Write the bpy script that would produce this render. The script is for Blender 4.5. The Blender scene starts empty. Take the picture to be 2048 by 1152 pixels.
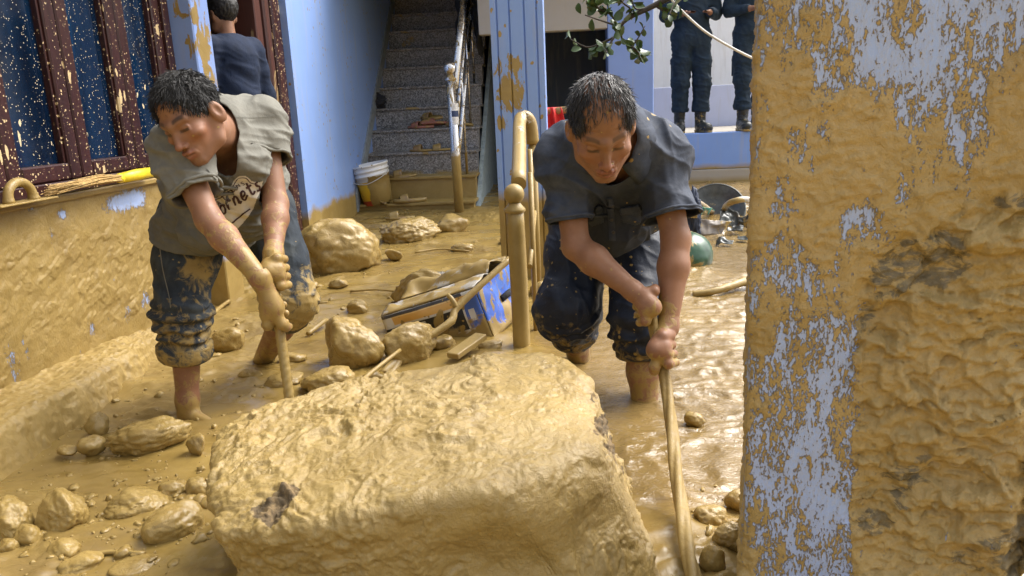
import bpy, bmesh, math, random
import numpy as np
from mathutils import Vector, Matrix
from mathutils.bvhtree import BVHTree
S = bpy.context.scene
random.seed(7)
# ------------------------------------------------------------------ camera, sky, sun, exposure
PITCH, YAW, ROLL, FPX, CAMH = 13.5, 4.7, 0.045, 1518.0, 0.97
cam_d = bpy.data.cameras.new('camera'); cam = bpy.data.objects.new('camera', cam_d)
S.collection.objects.link(cam); S.camera = cam
cam_d.sensor_width = 36.0; cam_d.lens = 36.0 * FPX / 2048.0
cam_d.clip_start = 0.02; cam_d.clip_end = 2000.0
CM = Matrix.Rotation(math.radians(YAW), 4, 'Z') @ Matrix.Rotation(math.radians(90 - PITCH), 4, 'X') @ Matrix.Rotation(-ROLL, 4, 'Z')
cam.matrix_world = Matrix.Translation((0, 0, CAMH)) @ CM

SUN_EL, SUN_AZ = 52.0, 56.0          # compass style azimuth: 0 = +Y, 90 = +X
world = bpy.data.worlds.new('World'); S.world = world; world.use_nodes = True
wt = world.node_tree; wt.nodes.clear()
wo = wt.nodes.new('ShaderNodeOutputWorld'); wb = wt.nodes.new('ShaderNodeBackground')
ws = wt.nodes.new('ShaderNodeTexSky'); ws.sky_type = 'NISHITA'; ws.sun_disc = False
ws.sun_elevation = math.radians(SUN_EL); ws.sun_rotation = math.radians(SUN_AZ)
ws.air_density = 1.0; ws.dust_density = 6.0; ws.ozone_density = 1.0
wh = wt.nodes.new('ShaderNodeHueSaturation'); wh.inputs['Saturation'].default_value = 0.30
wt.links.new(ws.outputs[0], wh.inputs['Color']); wt.links.new(wh.outputs[0], wb.inputs['Color'])
wb.inputs['Strength'].default_value = 0.15
wt.links.new(wb.outputs[0], wo.inputs['Surface'])
sun_d = bpy.data.lights.new('sun', 'SUN'); sun = bpy.data.objects.new('sun', sun_d); S.collection.objects.link(sun)
sun_d.energy = 1.0; sun_d.angle = math.radians(42); sun_d.color = (1.0, 0.95, 0.87)
_e, _a = math.radians(SUN_EL), math.radians(SUN_AZ)
SUNV = Vector((math.cos(_e) * math.sin(_a), math.cos(_e) * math.cos(_a), math.sin(_e)))
sun.rotation_euler = SUNV.to_track_quat('Z', 'Y').to_euler(); sun.location = (4, 3, 8)
S.view_settings.view_transform = 'Standard'; S.view_settings.look = 'None'
S.view_settings.exposure = 1.42; S.view_settings.gamma = 1.0
S.view_settings.use_curve_mapping = False
S.cycles.max_bounces = 6; S.cycles.diffuse_bounces = 3; S.cycles.glossy_bounces = 3
S.cycles.transmission_bounces = 3; S.cycles.use_denoising = True
S.cycles.caustics_reflective = False; S.cycles.caustics_refractive = False

_M3 = np.array(CM.to_3x3())
def _ray(u, v): return _M3 @ np.array([(u - 1024) / FPX, (576 - v) / FPX, -1.0])
def at(u, v, y):
    """measured photo point at distance y in front of the camera -> world point"""
    d = _ray(u, v); return np.array([0, 0, CAMH]) + d * (y / d[1])
def px_of(V):
    q = (np.asarray(V) - np.array([0, 0, CAMH])) @ _M3; return np.stack([1024 + FPX * q[:, 0] / -q[:, 2], 576 - FPX * q[:, 1] / -q[:, 2]], 1)
def gnd(u, v, z=0.0):
    d = _ray(u, v); return np.array([0, 0, CAMH]) + d * ((z - CAMH) / d[2])
def atx(u, v, x):
    d = _ray(u, v); return np.array([0, 0, CAMH]) + d * (x / d[0])

# ------------------------------------------------------------------ numpy noise
def _hash(ix, iy, iz, seed):
    h = (ix * 374761393 + iy * 668265263 + iz * 1442695041 + seed * 974634777) & 0xffffffff
    h = ((h ^ (h >> 13)) * 1274126177) & 0xffffffff
    h = ((h ^ (h >> 15)) * 2246822519) & 0xffffffff
    return ((h ^ (h >> 16)) & 0xffff).astype(np.float32) * (2.0 / 65535.0) - 1.0
def vnoise(p, seed=0):
    p = np.asarray(p, np.float32); i = np.floor(p); f = p - i; i = i.astype(np.int64)
    w = f * f * f * (f * (f * 6 - 15) + 10); x, y, z = i[:, 0], i[:, 1], i[:, 2]
    def c(a, b, d): return _hash(x + a, y + b, z + d, seed)
    wx, wy, wz = w[:, 0], w[:, 1], w[:, 2]
    def l(a, b, t): return a + (b - a) * t
    return l(l(l(c(0,0,0), c(1,0,0), wx), l(c(0,1,0), c(1,1,0), wx), wy),
             l(l(c(0,0,1), c(1,0,1), wx), l(c(0,1,1), c(1,1,1), wx), wy), wz)
def fbm(p, octv=4, seed=0, gain=0.5, lac=2.03):
    p = np.asarray(p, np.float32); r = np.zeros(len(p), np.float32); a = 1.0
    for o in range(octv):
        r += a * vnoise(p, seed + o * 17); p = p * lac + 3.7; a *= gain
    return r
def ridge(p, octv=3, seed=0, gain=0.5):
    p = np.asarray(p, np.float32); r = np.zeros(len(p), np.float32); a = 1.0
    for o in range(octv):
        r += a * (1 - 2 * np.abs(vnoise(p, seed + o * 13))); p = p * 2.1 + 1.9; a *= gain
    return r
def cells(p, seed=0, jit=1.0):
    """F1 distance and a random value of the nearest cell"""
    p = np.asarray(p, np.float32); i = np.floor(p).astype(np.int64); best = np.full(len(p), 9.0, np.float32); rv = np.zeros(len(p), np.float32)
    for a in (-1, 0, 1):
        for b in (-1, 0, 1):
            for c in (-1, 0, 1):
                x, y, z = i[:, 0] + a, i[:, 1] + b, i[:, 2] + c
                q = np.stack([x + .5 + .5 * jit * _hash(x, y, z, seed), y + .5 + .5 * jit * _hash(x, y, z, seed + 5), z + .5 + .5 * jit * _hash(x, y, z, seed + 9)], 1)
                d = np.sqrt(((p - q) ** 2).sum(1)); m = d < best
                best[m] = d[m]; rv[m] = (_hash(x, y, z, seed + 21) * .5 + .5)[m]
    return best, rv
def sstep(a, b, x):
    t = np.clip((x - a) / (b - a), 0, 1); return t * t * (3 - 2 * t)
def unit(v): v = np.asarray(v, float); return v / (np.linalg.norm(v) + 1e-12)

# ------------------------------------------------------------------ mesh helpers
def mesh_np(name, V, quads=None, tris=None, smooth=True):
    V = np.asarray(V, np.float32); me = bpy.data.meshes.new(name)
    q = np.zeros((0, 4), np.int32) if quads is None else np.asarray(quads, np.int32).reshape(-1, 4)
    t = np.zeros((0, 3), np.int32) if tris is None else np.asarray(tris, np.int32).reshape(-1, 3)
    me.vertices.add(len(V)); me.vertices.foreach_set('co', V.ravel())
    me.loops.add(q.size + t.size); me.loops.foreach_set('vertex_index', np.concatenate([q.ravel(), t.ravel()]))
    n = len(q) + len(t); me.polygons.add(n)
    me.polygons.foreach_set('loop_start', np.concatenate([np.arange(len(q)) * 4, q.size + np.arange(len(t)) * 3]).astype(np.int32))
    me.polygons.foreach_set('use_smooth', np.full(n, smooth)); me.update(calc_edges=True); return me
def fattr(me, name, val):
    a = me.attributes.new(name, 'FLOAT', 'POINT'); a.data.foreach_set('value', np.asarray(val, np.float32).ravel())
def cattr(me, name, rgb):
    rgb = np.asarray(rgb, np.float32); c = np.ones((len(rgb), 4), np.float32); c[:, :3] = rgb
    a = me.attributes.new(name, 'FLOAT_COLOR', 'POINT'); a.data.foreach_set('color', c.ravel())
def link(name, me, mat, parent=None, **tags):
    o = bpy.data.objects.new(name, me); S.collection.objects.link(o)
    if mat is not None and me is not None and not me.materials: me.materials.append(mat)
    if parent is not None: o.parent = parent
    for k, v in tags.items():
        if v: o[k] = v
    return o
def empty(name, loc=(0, 0, 0), **tags):
    """an Empty; children are modelled in world space, so their offset is undone by the parent inverse"""
    o = bpy.data.objects.new(name, None); S.collection.objects.link(o); o.location = [float(c) for c in loc]; o.empty_display_size = .1
    for k, v in tags.items():
        if v: o[k] = v
    return o
def part(name, me, mat, parent):
    o = link(name, me, mat); o.parent = parent
    p = parent; m = Matrix.Identity(4)
    chain = []
    while p is not None: chain.append(p); p = p.parent
    loc = Vector((0, 0, 0))
    for c in chain: loc += c.location
    o.location = -loc      # parents only ever carry a location
    return o
class MB:
    """collects plain pieces into one mesh"""
    def __init__(s): s.bm = bmesh.new()
    def box(s, x0, x1, y0, y1, z0, z1, bev=0.0, seg=2, M=None):
        b = bmesh.new(); bmesh.ops.create_cube(b, size=1.0)
        for v in b.verts: v.co = Vector(((x0 + x1) / 2 + v.co.x * (x1 - x0), (y0 + y1) / 2 + v.co.y * (y1 - y0), (z0 + z1) / 2 + v.co.z * (z1 - z0)))
        if bev > 0: bmesh.ops.bevel(b, geom=b.edges[:], offset=bev, segments=seg, affect='EDGES', profile=.5)
        if M is not None: b.transform(M)
        s._join(b); return s
    def _join(s, b):
        me = bpy.data.meshes.new('t'); b.to_mesh(me); b.free(); s.bm.from_mesh(me); bpy.data.meshes.remove(me)
    def tube(s, pts, r, n=10, cap=True, wob=0.0):
        pts = [Vector([float(c) for c in p]) for p in pts]; rr = r if hasattr(r, '__len__') else [r] * len(pts)
        rings = []; t0 = (pts[1] - pts[0]).normalized(); a = t0.orthogonal().normalized()
        for i, p in enumerate(pts):
            t = (pts[min(i + 1, len(pts) - 1)] - pts[max(i - 1, 0)]).normalized()
            a = (a - t * a.dot(t)).normalized(); b = t.cross(a)
            rings.append([s.bm.verts.new(p + (a * math.cos(2 * math.pi * k / n) + b * math.sin(2 * math.pi * k / n)) * rr[i] * (1 + wob * random.uniform(-1, 1))) for k in range(n)])
        for i in range(len(rings) - 1):
            for k in range(n):
                f = s.bm.faces.new((rings[i][k], rings[i][(k + 1) % n], rings[i + 1][(k + 1) % n], rings[i + 1][k])); f.smooth = True
        if cap: s.bm.faces.new(rings[0][::-1]); s.bm.faces.new(rings[-1])
        return s
    def lathe(s, c, prof, n=24, axis=(0, 0, 1), smooth=True):
        ax = Vector(axis).normalized(); q = Vector((0, 0, 1)).rotation_difference(ax); rings = []
        for r, z in prof:
            rings.append([s.bm.verts.new(Vector([float(k) for k in c]) + q @ Vector((max(r, 1e-4) * math.cos(2 * math.pi * k / n), max(r, 1e-4) * math.sin(2 * math.pi * k / n), z))) for k in range(n)])
        for i in range(len(rings) - 1):
            for k in range(n):
                f = s.bm.faces.new((rings[i][k], rings[i][(k + 1) % n], rings[i + 1][(k + 1) % n], rings[i + 1][k])); f.smooth = smooth
        return s
    def poly(s, pts, faces, smooth=False):
        vs = [s.bm.verts.new([float(c) for c in p]) for p in pts]
        for f in faces:
            try: g = s.bm.faces.new([vs[i] for i in f]); g.smooth = smooth
            except ValueError: pass
        return s
    def me(s, name='m', recalc=True):
        if recalc: bmesh.ops.recalc_face_normals(s.bm, faces=s.bm.faces[:])
        m = bpy.data.meshes.new(name); s.bm.to_mesh(m); s.bm.free(); return m
def grid_mesh(name, nu, nv, fn):
    """fn(U, V) with arrays in 0..1 -> (N,3); returns mesh, points"""
    U, V = np.meshgrid(np.linspace(0, 1, nu), np.linspace(0, 1, nv), indexing='ij')
    P = fn(U.ravel(), V.ravel()); idx = np.arange(nu * nv).reshape(nu, nv)
    q = np.stack([idx[:-1, :-1], idx[1:, :-1], idx[1:, 1:], idx[:-1, 1:]], -1).reshape(-1, 4)
    return mesh_np(name, P, q), P
def spline(pts, n):
    P = np.array([np.asarray(p, float) for p in pts]); t = np.arange(len(P)); tt = np.linspace(0, len(P) - 1, n)
    out = []
    for x in tt:
        i = min(int(x), len(P) - 2); f = x - i; p0 = P[max(i - 1, 0)]; p1 = P[i]; p2 = P[i + 1]; p3 = P[min(i + 2, len(P) - 1)]
        out.append(.5 * ((2 * p1) + (-p0 + p2) * f + (2 * p0 - 5 * p1 + 4 * p2 - p3) * f * f + (-p0 + 3 * p1 - 3 * p2 + p3) * f ** 3))
    return np.array(out)

# ------------------------------------------------------------------ signed distance modelling (bodies, clothes)
class SDF:
    def __init__(s, lo, hi, h):
        s.h = h; s.lo = np.asarray(lo, float); s.n = np.ceil((np.asarray(hi, float) - s.lo) / h).astype(int) + 1
        s.d = np.full(s.n, .3, np.float32)
    def _sl(s, lo, hi):
        a = np.clip(np.floor((np.asarray(lo) - s.lo) / s.h).astype(int), 0, s.n); b = np.clip(np.ceil((np.asarray(hi) - s.lo) / s.h).astype(int) + 1, 0, s.n)
        if (b <= a).any(): return None, None
        ax = [(s.lo[i] + s.h * np.arange(a[i], b[i])).astype(np.float32) for i in range(3)]
        P = np.stack(np.meshgrid(*ax, indexing='ij'), -1)
        return (slice(a[0], b[0]), slice(a[1], b[1]), slice(a[2], b[2])), P
    def _op(s, sl, e, k, op):
        d = s.d[sl]
        if op == 'add':
            if k > 0: hh = np.clip(.5 + .5 * (d - e) / k, 0, 1); r = d + (e - d) * hh - k * hh * (1 - hh)
            else: r = np.minimum(d, e)
        elif op == 'sub':
            e = -e
            if k > 0: hh = np.clip(.5 - .5 * (d - e) / k, 0, 1); r = d + (e - d) * hh + k * hh * (1 - hh)
            else: r = np.maximum(d, e)
        s.d[sl] = r
    def cone(s, a, b, ra, rb, k=.02, op='add', flat=None, fs=1.0):
        a = np.asarray(a, np.float32); b = np.asarray(b, np.float32); m = max(ra, rb) * max(1.0, fs) + max(k, 3 * s.h) + .004
        sl, P = s._sl(np.minimum(a, b) - m, np.maximum(a, b) + m)
        if sl is None: return s
        ba = b - a; pa = P - a; t = np.clip(pa @ ba / (ba @ ba + 1e-12), 0, 1); q = pa - t[..., None] * ba
        if flat is not None:
            f = np.asarray(unit(flat), np.float32); q = q + f * ((q @ f) * (1.0 / fs - 1.0))[..., None]
        e = np.sqrt((q * q).sum(-1)) - (ra + (rb - ra) * t)
        if flat is not None: e = e * min(fs, 1.0)
        s._op(sl, e, k, op); return s
    def path(s, pts, rs, k=.02, **kw):
        for i in range(len(pts) - 1): s.cone(pts[i], pts[i + 1], rs[i], rs[i + 1], k, **kw)
        return s
    def ell(s, c, r, R=None, k=.02, op='add'):
        c = np.asarray(c, np.float32); r = np.asarray(r, np.float32); m = r.max() + max(k, 3 * s.h) + .004
        sl, P = s._sl(c - m, c + m)
        if sl is None: return s
        q = P - c
        if R is not None: q = q @ np.asarray(R, np.float32)      # columns of R = local axes in world
        k0 = np.sqrt(((q / r) ** 2).sum(-1)); k1 = np.sqrt(((q / (r * r)) ** 2).sum(-1)) + 1e-6
        s._op(sl, (k0 * (k0 - 1) / k1).astype(np.float32), k, op); return s
    def cut(s, p, n, k=0.0, lo=None, hi=None):
        """remove the half space on the side n points to (optionally only inside a box)"""
        sl, P = s._sl(s.lo if lo is None else lo, s.lo + s.n * s.h if hi is None else hi)
        if sl is None: return s
        e = (P - np.asarray(p, np.float32)) @ np.asarray(unit(n), np.float32)
        s._op(sl, -e.astype(np.float32), k, 'sub'); return s
    def cutcyl(s, p, n, r, L=.16):
        """square off the end of a sleeve or trouser leg: remove the half space beyond p inside a cylinder"""
        p = np.asarray(p, np.float32); n = np.asarray(unit(n), np.float32); sl, P = s._sl(p - L, p + L)
        if sl is None: return s
        q = P - p; t = q @ n; e = np.maximum(-t, np.sqrt(np.maximum((q * q).sum(-1) - t * t, 0)) - r); s._op(sl, e.astype(np.float32), 0, 'sub'); return s
    def warp(s, fn):
        """queue a relief (folds, bunching) that is applied to the surface along the field's gradient"""
        if not hasattr(s, 'fns'): s.fns = []; s.g0 = s.d.copy()
        s.fns.append(fn); return s
    def nets(s, smooth=0):
        V, Q = surf_nets(s.d, s.lo, s.h)
        if smooth: V = relax(V, Q, smooth)
        if hasattr(s, 'fns'):
            i = np.clip(np.rint((V - s.lo) / s.h).astype(int), 1, s.n - 2); g = np.stack([s.g0[i[:, 0] + (k == 0), i[:, 1] + (k == 1), i[:, 2] + (k == 2)] - s.g0[i[:, 0] - (k == 0), i[:, 1] - (k == 1), i[:, 2] - (k == 2)] for k in range(3)], 1)
            g = relax(g, Q, 2); g /= np.linalg.norm(g, axis=1)[:, None] + 1e-9; P = V.astype(np.float32); e = np.zeros(len(V))
            for f in s.fns: e += f(P)
            V = V - g * e[:, None]
        return V, Q
    def mesh(s, name='m', smooth=0):
        V, Q = surf_nets(s.d, s.lo, s.h)
        if smooth: V = relax(V, Q, smooth)
        return mesh_np(name, V, Q), V
def surf_nets(d, lo, h):
    nx, ny, nz = d.shape; sg = d < 0
    cnt = np.zeros((nx - 1, ny - 1, nz - 1), np.uint8)
    for a in (0, 1):
        for b in (0, 1):
            for c in (0, 1): cnt += sg[a:nx - 1 + a, b:ny - 1 + b, c:nz - 1 + c]
    act = np.argwhere((cnt > 0) & (cnt < 8)); n = len(act); idx = np.full(cnt.shape, -1, np.int32)
    idx[act[:, 0], act[:, 1], act[:, 2]] = np.arange(n)
    off = np.array([[i & 1, (i >> 1) & 1, (i >> 2) & 1] for i in range(8)]); cv = [d[act[:, 0] + o[0], act[:, 1] + o[1], act[:, 2] + o[2]] for o in off]
    acc = np.zeros((n, 3)); w = np.zeros(n)
    for a in range(8):
        for ax in range(3):
            b = a | (1 << ax)
            if b == a: continue
            va, vb = cv[a], cv[b]; m = (va < 0) != (vb < 0); t = np.where(m, va / np.where(m, va - vb, 1), 0)
            pt = off[a][None, :] + np.eye(3)[ax][None, :] * t[:, None]; acc[m] += pt[m]; w[m] += 1
    V = lo + h * (act + acc / np.maximum(w, 1)[:, None]); Q = []
    for ax in range(3):
        sl0 = [slice(None)] * 3; sl1 = [slice(None)] * 3; sl0[ax] = slice(0, -1); sl1[ax] = slice(1, None)
        ch = sg[tuple(sl0)] != sg[tuple(sl1)]; e = np.argwhere(ch); b, c = (ax + 1) % 3, (ax + 2) % 3
        dim = np.array([nx, ny, nz]); ok = (e[:, b] > 0) & (e[:, c] > 0) & (e[:, b] < dim[b] - 1) & (e[:, c] < dim[c] - 1); e = e[ok]
        def g(db, dc):
            f = e.copy(); f[:, b] += db; f[:, c] += dc; return idx[f[:, 0], f[:, 1], f[:, 2]]
        q = np.stack([g(-1, -1), g(0, -1), g(0, 0), g(-1, 0)], 1); ins = sg[e[:, 0], e[:, 1], e[:, 2]]
        q[~ins] = q[~ins][:, ::-1]; Q.append(q)
    return V, np.concatenate(Q)
def relax(V, Q, it):
    n = len(V); E = np.concatenate([Q[:, [0, 1]], Q[:, [1, 2]], Q[:, [2, 3]], Q[:, [3, 0]]])
    deg = np.bincount(E[:, 0], minlength=n).astype(float)
    for _ in range(it):
        A = np.stack([np.bincount(E[:, 0], weights=V[E[:, 1], k], minlength=n) for k in range(3)], 1)
        V = V * .5 + .5 * A / np.maximum(deg, 1)[:, None]
    return V
def bvh_of(V, Q): return BVHTree.FromPolygons([tuple(v) for v in V], [tuple(q) for q in Q])
def bvh_me(me):
    V = np.empty(len(me.vertices) * 3, np.float32); me.vertices.foreach_get('co', V); V = V.reshape(-1, 3)
    return BVHTree.FromPolygons([tuple(v) for v in V.tolist()], [tuple(p.vertices) for p in me.polygons])
# ------------------------------------------------------------------ materials
class NB:
    def __init__(s, name):
        s.m = bpy.data.materials.new(name); s.m.use_nodes = True; s.t = s.m.node_tree; s.t.nodes.clear()
        s.out = s.t.nodes.new('ShaderNodeOutputMaterial'); s.b = s.t.nodes.new('ShaderNodeBsdfPrincipled')
        s.t.links.new(s.b.outputs[0], s.out.inputs['Surface']); s._tc = None
    def set(s, sock, v):
        if isinstance(v, bpy.types.NodeSocket): s.t.links.new(v, sock)
        elif v is not None:
            if hasattr(sock.default_value, '__len__') and not hasattr(v, '__len__'): v = (v,) * len(sock.default_value)
            if hasattr(v, '__len__') and len(sock.default_value) == 4 and len(v) == 3: v = tuple(v) + (1,)
            sock.default_value = v
    @property
    def oc(s):
        if s._tc is None: s._tc = s.t.nodes.new('ShaderNodeTexCoord')
        return s._tc.outputs['Object']
    def geo(s, o='Position'): return s.t.nodes.new('ShaderNodeNewGeometry').outputs[o]
    def mapv(s, vec=None, scale=(1, 1, 1), rot=(0, 0, 0), loc=(0, 0, 0)):
        n = s.t.nodes.new('ShaderNodeMapping'); s.set(n.inputs['Vector'], vec or s.oc)
        n.inputs['Scale'].default_value = scale; n.inputs['Rotation'].default_value = rot; n.inputs['Location'].default_value = loc; return n.outputs[0]
    def noise(s, scale=5, detail=4, rough=.5, dist=0.0, vec=None, o='Fac', lac=2.0):
        n = s.t.nodes.new('ShaderNodeTexNoise'); s.set(n.inputs['Vector'], vec or s.oc); s.set(n.inputs['Scale'], scale)
        n.inputs['Detail'].default_value = detail; n.inputs['Roughness'].default_value = rough; n.inputs['Distortion'].default_value = dist
        n.inputs['Lacunarity'].default_value = lac; return n.outputs[o]
    def voro(s, scale=5, vec=None, feature='F1', o='Distance', rnd=1.0):
        n = s.t.nodes.new('ShaderNodeTexVoronoi'); n.feature = feature; s.set(n.inputs['Vector'], vec or s.oc); n.inputs['Scale'].default_value = scale
        n.inputs['Randomness'].default_value = rnd; return n.outputs[o]
    def ma(s, op, a, b=None, c=None, clamp=False):
        n = s.t.nodes.new('ShaderNodeMath'); n.operation = op; n.use_clamp = clamp; s.set(n.inputs[0], a)
        if b is not None: s.set(n.inputs[1], b)
        if c is not None: s.set(n.inputs[2], c)
        return n.outputs[0]
    def mr(s, v, a, b, c=0.0, d=1.0, smooth=False):
        n = s.t.nodes.new('ShaderNodeMapRange'); n.interpolation_type = 'SMOOTHSTEP' if smooth else 'LINEAR'
        for i, x in enumerate((v, a, b, c, d)): s.set(n.inputs[i], x)
        return n.outputs[0]
    def ramp(s, f, stops):
        n = s.t.nodes.new('ShaderNodeValToRGB'); s.set(n.inputs[0], f); e = n.color_ramp.elements
        while len(e) < len(stops): e.new(.5)
        for x, (p, c) in zip(e, stops): x.position = p; x.color = (tuple(c) + (1,)) if hasattr(c, '__len__') else (c, c, c, 1)
        return n.outputs[0]
    def mix(s, f, a, b, mode='MIX'):
        n = s.t.nodes.new('ShaderNodeMix'); n.data_type = 'RGBA'; n.blend_type = mode
        s.set(n.inputs[0], f); s.set(n.inputs[6], a); s.set(n.inputs[7], b); return n.outputs[2]
    def mixf(s, f, a, b):
        n = s.t.nodes.new('ShaderNodeMix'); n.data_type = 'FLOAT'; s.set(n.inputs[0], f); s.set(n.inputs[2], a); s.set(n.inputs[3], b); return n.outputs[0]
    def attr(s, name, o='Fac'):
        n = s.t.nodes.new('ShaderNodeAttribute'); n.attribute_name = name; return n.outputs[o]
    def xyz(s, vec=None):
        n = s.t.nodes.new('ShaderNodeSeparateXYZ'); s.set(n.inputs[0], vec or s.geo()); return n.outputs
    def bump(s, h, strength=.3, dist=.01, nrm=None):
        n = s.t.nodes.new('ShaderNodeBump'); n.inputs['Strength'].default_value = 1.0; s.set(n.inputs['Strength'], strength)
        n.inputs['Distance'].default_value = dist; s.set(n.inputs['Height'], h)
        if nrm is not None: s.set(n.inputs['Normal'], nrm)
        return n.outputs[0]
    def done(s, col=None, rough=.5, metal=0.0, nrm=None, spec=.5, **kw):
        b = s.b.inputs; s.set(b['Base Color'], col); s.set(b['Roughness'], rough); s.set(b['Metallic'], metal); s.set(b['Specular IOR Level'], spec)
        if nrm is not None: s.set(b['Normal'], nrm)
        for k, v in kw.items(): s.set(b[k.replace('_', ' ')], v)
        return s.m
MUD_A, MUD_B, MUD_C = (.385, .270, .088), (.300, .204, .060), (.215, .140, .040)
def mud_layer(n, vec=None, sc=1.0, wet=None):
    """clay: colour, roughness, height"""
    v = vec or n.geo()
    big = n.noise(2.3 * sc, 4, .55, .6, v); mid = n.noise(11 * sc, 5, .6, .8, v); fine = n.noise(70 * sc, 5, .65, .4, v)
    col = n.ramp(n.mixf(.45, big, mid), [(.28, MUD_C), (.46, MUD_B), (.68, MUD_A)])
    col = n.mix(n.mr(fine, .3, .75, .0, .34), col, (.235, .158, .054))
    rough = n.mr(mid, .3, .7, .30, .54)
    hgt = n.ma('ADD', n.ma('MULTIPLY', mid, .9), n.ma('ADD', n.ma('MULTIPLY', fine, .26), n.ma('MULTIPLY', n.noise(240 * sc, 3, .6, 0, v), .05)))
    return col, rough, hgt
def mat_mud(name, sc=1.0, strength=.55, dist=.012, dark=1.0, rmul=1.0):
    n = NB(name); c, r, h = mud_layer(n, sc=sc); r = n.ma('MULTIPLY', r, rmul)
    if dark != 1.0: c = n.mix(1.0, c, (dark, dark, dark), 'MULTIPLY')
    return n.done(c, r, nrm=n.bump(h, strength, dist))
def spatter(n, scale=26, thr=.16, keep=.55, vec=None, stretch=1.0):
    """round splash dots of random size"""
    v = vec or n.geo(); v = n.mapv(v, (1, 1, stretch)); wob = n.t.nodes.new('ShaderNodeVectorMath'); wob.operation = 'MULTIPLY_ADD'
    n.set(wob.inputs[0], n.noise(scale * 1.6, 2, .5, 0, v, 'Color')); wob.inputs[1].default_value = (.5 / scale,) * 3; n.set(wob.inputs[2], v)
    d = n.voro(scale, wob.outputs[0]); col = n.voro(scale, wob.outputs[0], o='Color')
    r = n.xyz(col)[0]; size = n.ma('MULTIPLY', n.ma('POWER', n.mr(r, keep, 1.0, 0.0, 1.0), 2.2), thr * 1.5); return n.ma('LESS_THAN', d, size)
def over_mud(n, base, rough, mask, height=None, metal=0.0, hs=.25, sc=1.0, spec=.5, hd=.008):
    """cover a base material with clay where mask = 1"""
    c, r, h = mud_layer(n, sc=sc)
    col = n.mix(mask, base, c); rg = n.mixf(mask, rough, r); mt = n.mixf(mask, metal, 0.0)
    hh = n.ma('MULTIPLY', mask, n.ma('ADD', h, .6))
    if height is not None: hh = n.ma('ADD', hh, n.ma('MULTIPLY', n.ma('SUBTRACT', 1.0, mask), height))
    return n.done(col, rg, mt, n.bump(hh, hs, hd), spec)
def zmask(n, z0, amp=.12, soft=.03, scale=3.0):
    """clay below an uneven high-water line"""
    p = n.geo(); z = n.xyz(p)[2]; w = n.noise(scale, 5, .6, .3, p)
    lvl = n.ma('ADD', z, n.ma('MULTIPLY', n.ma('SUBTRACT', w, .5), amp * 2)); return n.mr(lvl, z0 + soft, z0 - soft)
def blot(n, pt, r, zs=1.0, amp=.9, sc=14):
    """one thrown splash of clay round a point"""
    vm = n.t.nodes.new('ShaderNodeVectorMath'); vm.operation = 'SUBTRACT'; n.set(vm.inputs[0], n.geo()); vm.inputs[1].default_value = [float(x) for x in pt]
    ln = n.t.nodes.new('ShaderNodeVectorMath'); ln.operation = 'LENGTH'; n.set(ln.inputs[0], n.mapv(vm.outputs[0], (1, 1, 1.0 / zs)))
    q = n.ma('ADD', n.ma('DIVIDE', ln.outputs['Value'], r), n.ma('MULTIPLY', n.ma('SUBTRACT', n.noise(sc, 6, .66, 1.0, n.mapv(n.geo(), (1, 1, .45))), .5), amp * 4)); return n.mr(q, .85, .78)
def mx(n, a, b): return n.ma('MAXIMUM', a, b)

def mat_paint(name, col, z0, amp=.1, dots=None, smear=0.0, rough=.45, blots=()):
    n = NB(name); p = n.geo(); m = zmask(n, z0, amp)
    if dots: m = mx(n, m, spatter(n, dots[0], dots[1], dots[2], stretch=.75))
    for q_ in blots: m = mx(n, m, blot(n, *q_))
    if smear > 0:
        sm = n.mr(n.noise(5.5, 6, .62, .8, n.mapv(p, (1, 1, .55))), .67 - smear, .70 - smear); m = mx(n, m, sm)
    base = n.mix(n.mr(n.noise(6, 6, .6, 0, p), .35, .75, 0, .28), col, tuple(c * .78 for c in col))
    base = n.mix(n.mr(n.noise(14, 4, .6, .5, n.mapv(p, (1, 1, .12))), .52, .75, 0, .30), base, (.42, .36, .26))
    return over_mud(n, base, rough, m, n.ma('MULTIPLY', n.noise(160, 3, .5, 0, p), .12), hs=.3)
BLUE = (.225, .355, .69)
M_BLUE = mat_paint('blue_paint_muddy', BLUE, .30, .10, (30, .22, .45))
M_BLUE_COL = mat_paint('blue_column_paint', BLUE, .50, .05, (30, .26, .35), blots=[(at(1018, 170, 4.1), .075, 1.9), (at(1035, 130, 4.1), .03, 1.5), (at(1005, 245, 4.1), .03, 1.6), (at(1060, 300, 4.1), .025, 2.0)])
M_BLUE_PIL = mat_paint('blue_pilaster_paint', (.24, .36, .72), .30, .10, (26, .25, .40), blots=[(at(405, 95, 3.8), .085, 2.2), (at(372, 15, 3.75), .05, 1.4), (at(392, 30, 3.75), .045, 1.6), (at(420, 160, 3.85), .05, 1.8), (at(375, 135, 3.74), .03, 1.0)])
M_BLUE_CLEAN = mat_paint('blue_wall_clean', (.22, .34, .72), .30, .03, (14, .1, .8))
M_LAV = mat_paint('lavender_wall', (.52, .56, .74), -.5, .02)
M_WHITE = mat_paint('white_wall', (.84, .85, .86), -.5, .02)
M_CONC = mat_paint('bare_concrete', (.36, .33, .28), .17, .02, rough=.8)
M_SOFFIT = mat_paint('grey_soffit', (.44, .43, .41), -.5, .02, rough=.8)
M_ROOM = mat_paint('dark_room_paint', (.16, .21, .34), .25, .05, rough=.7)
M_MUD = mat_mud('wet_clay')
M_ROCK = mat_mud('clay_coated_rock', 1.6, .65, .010, rmul=.75)

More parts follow.
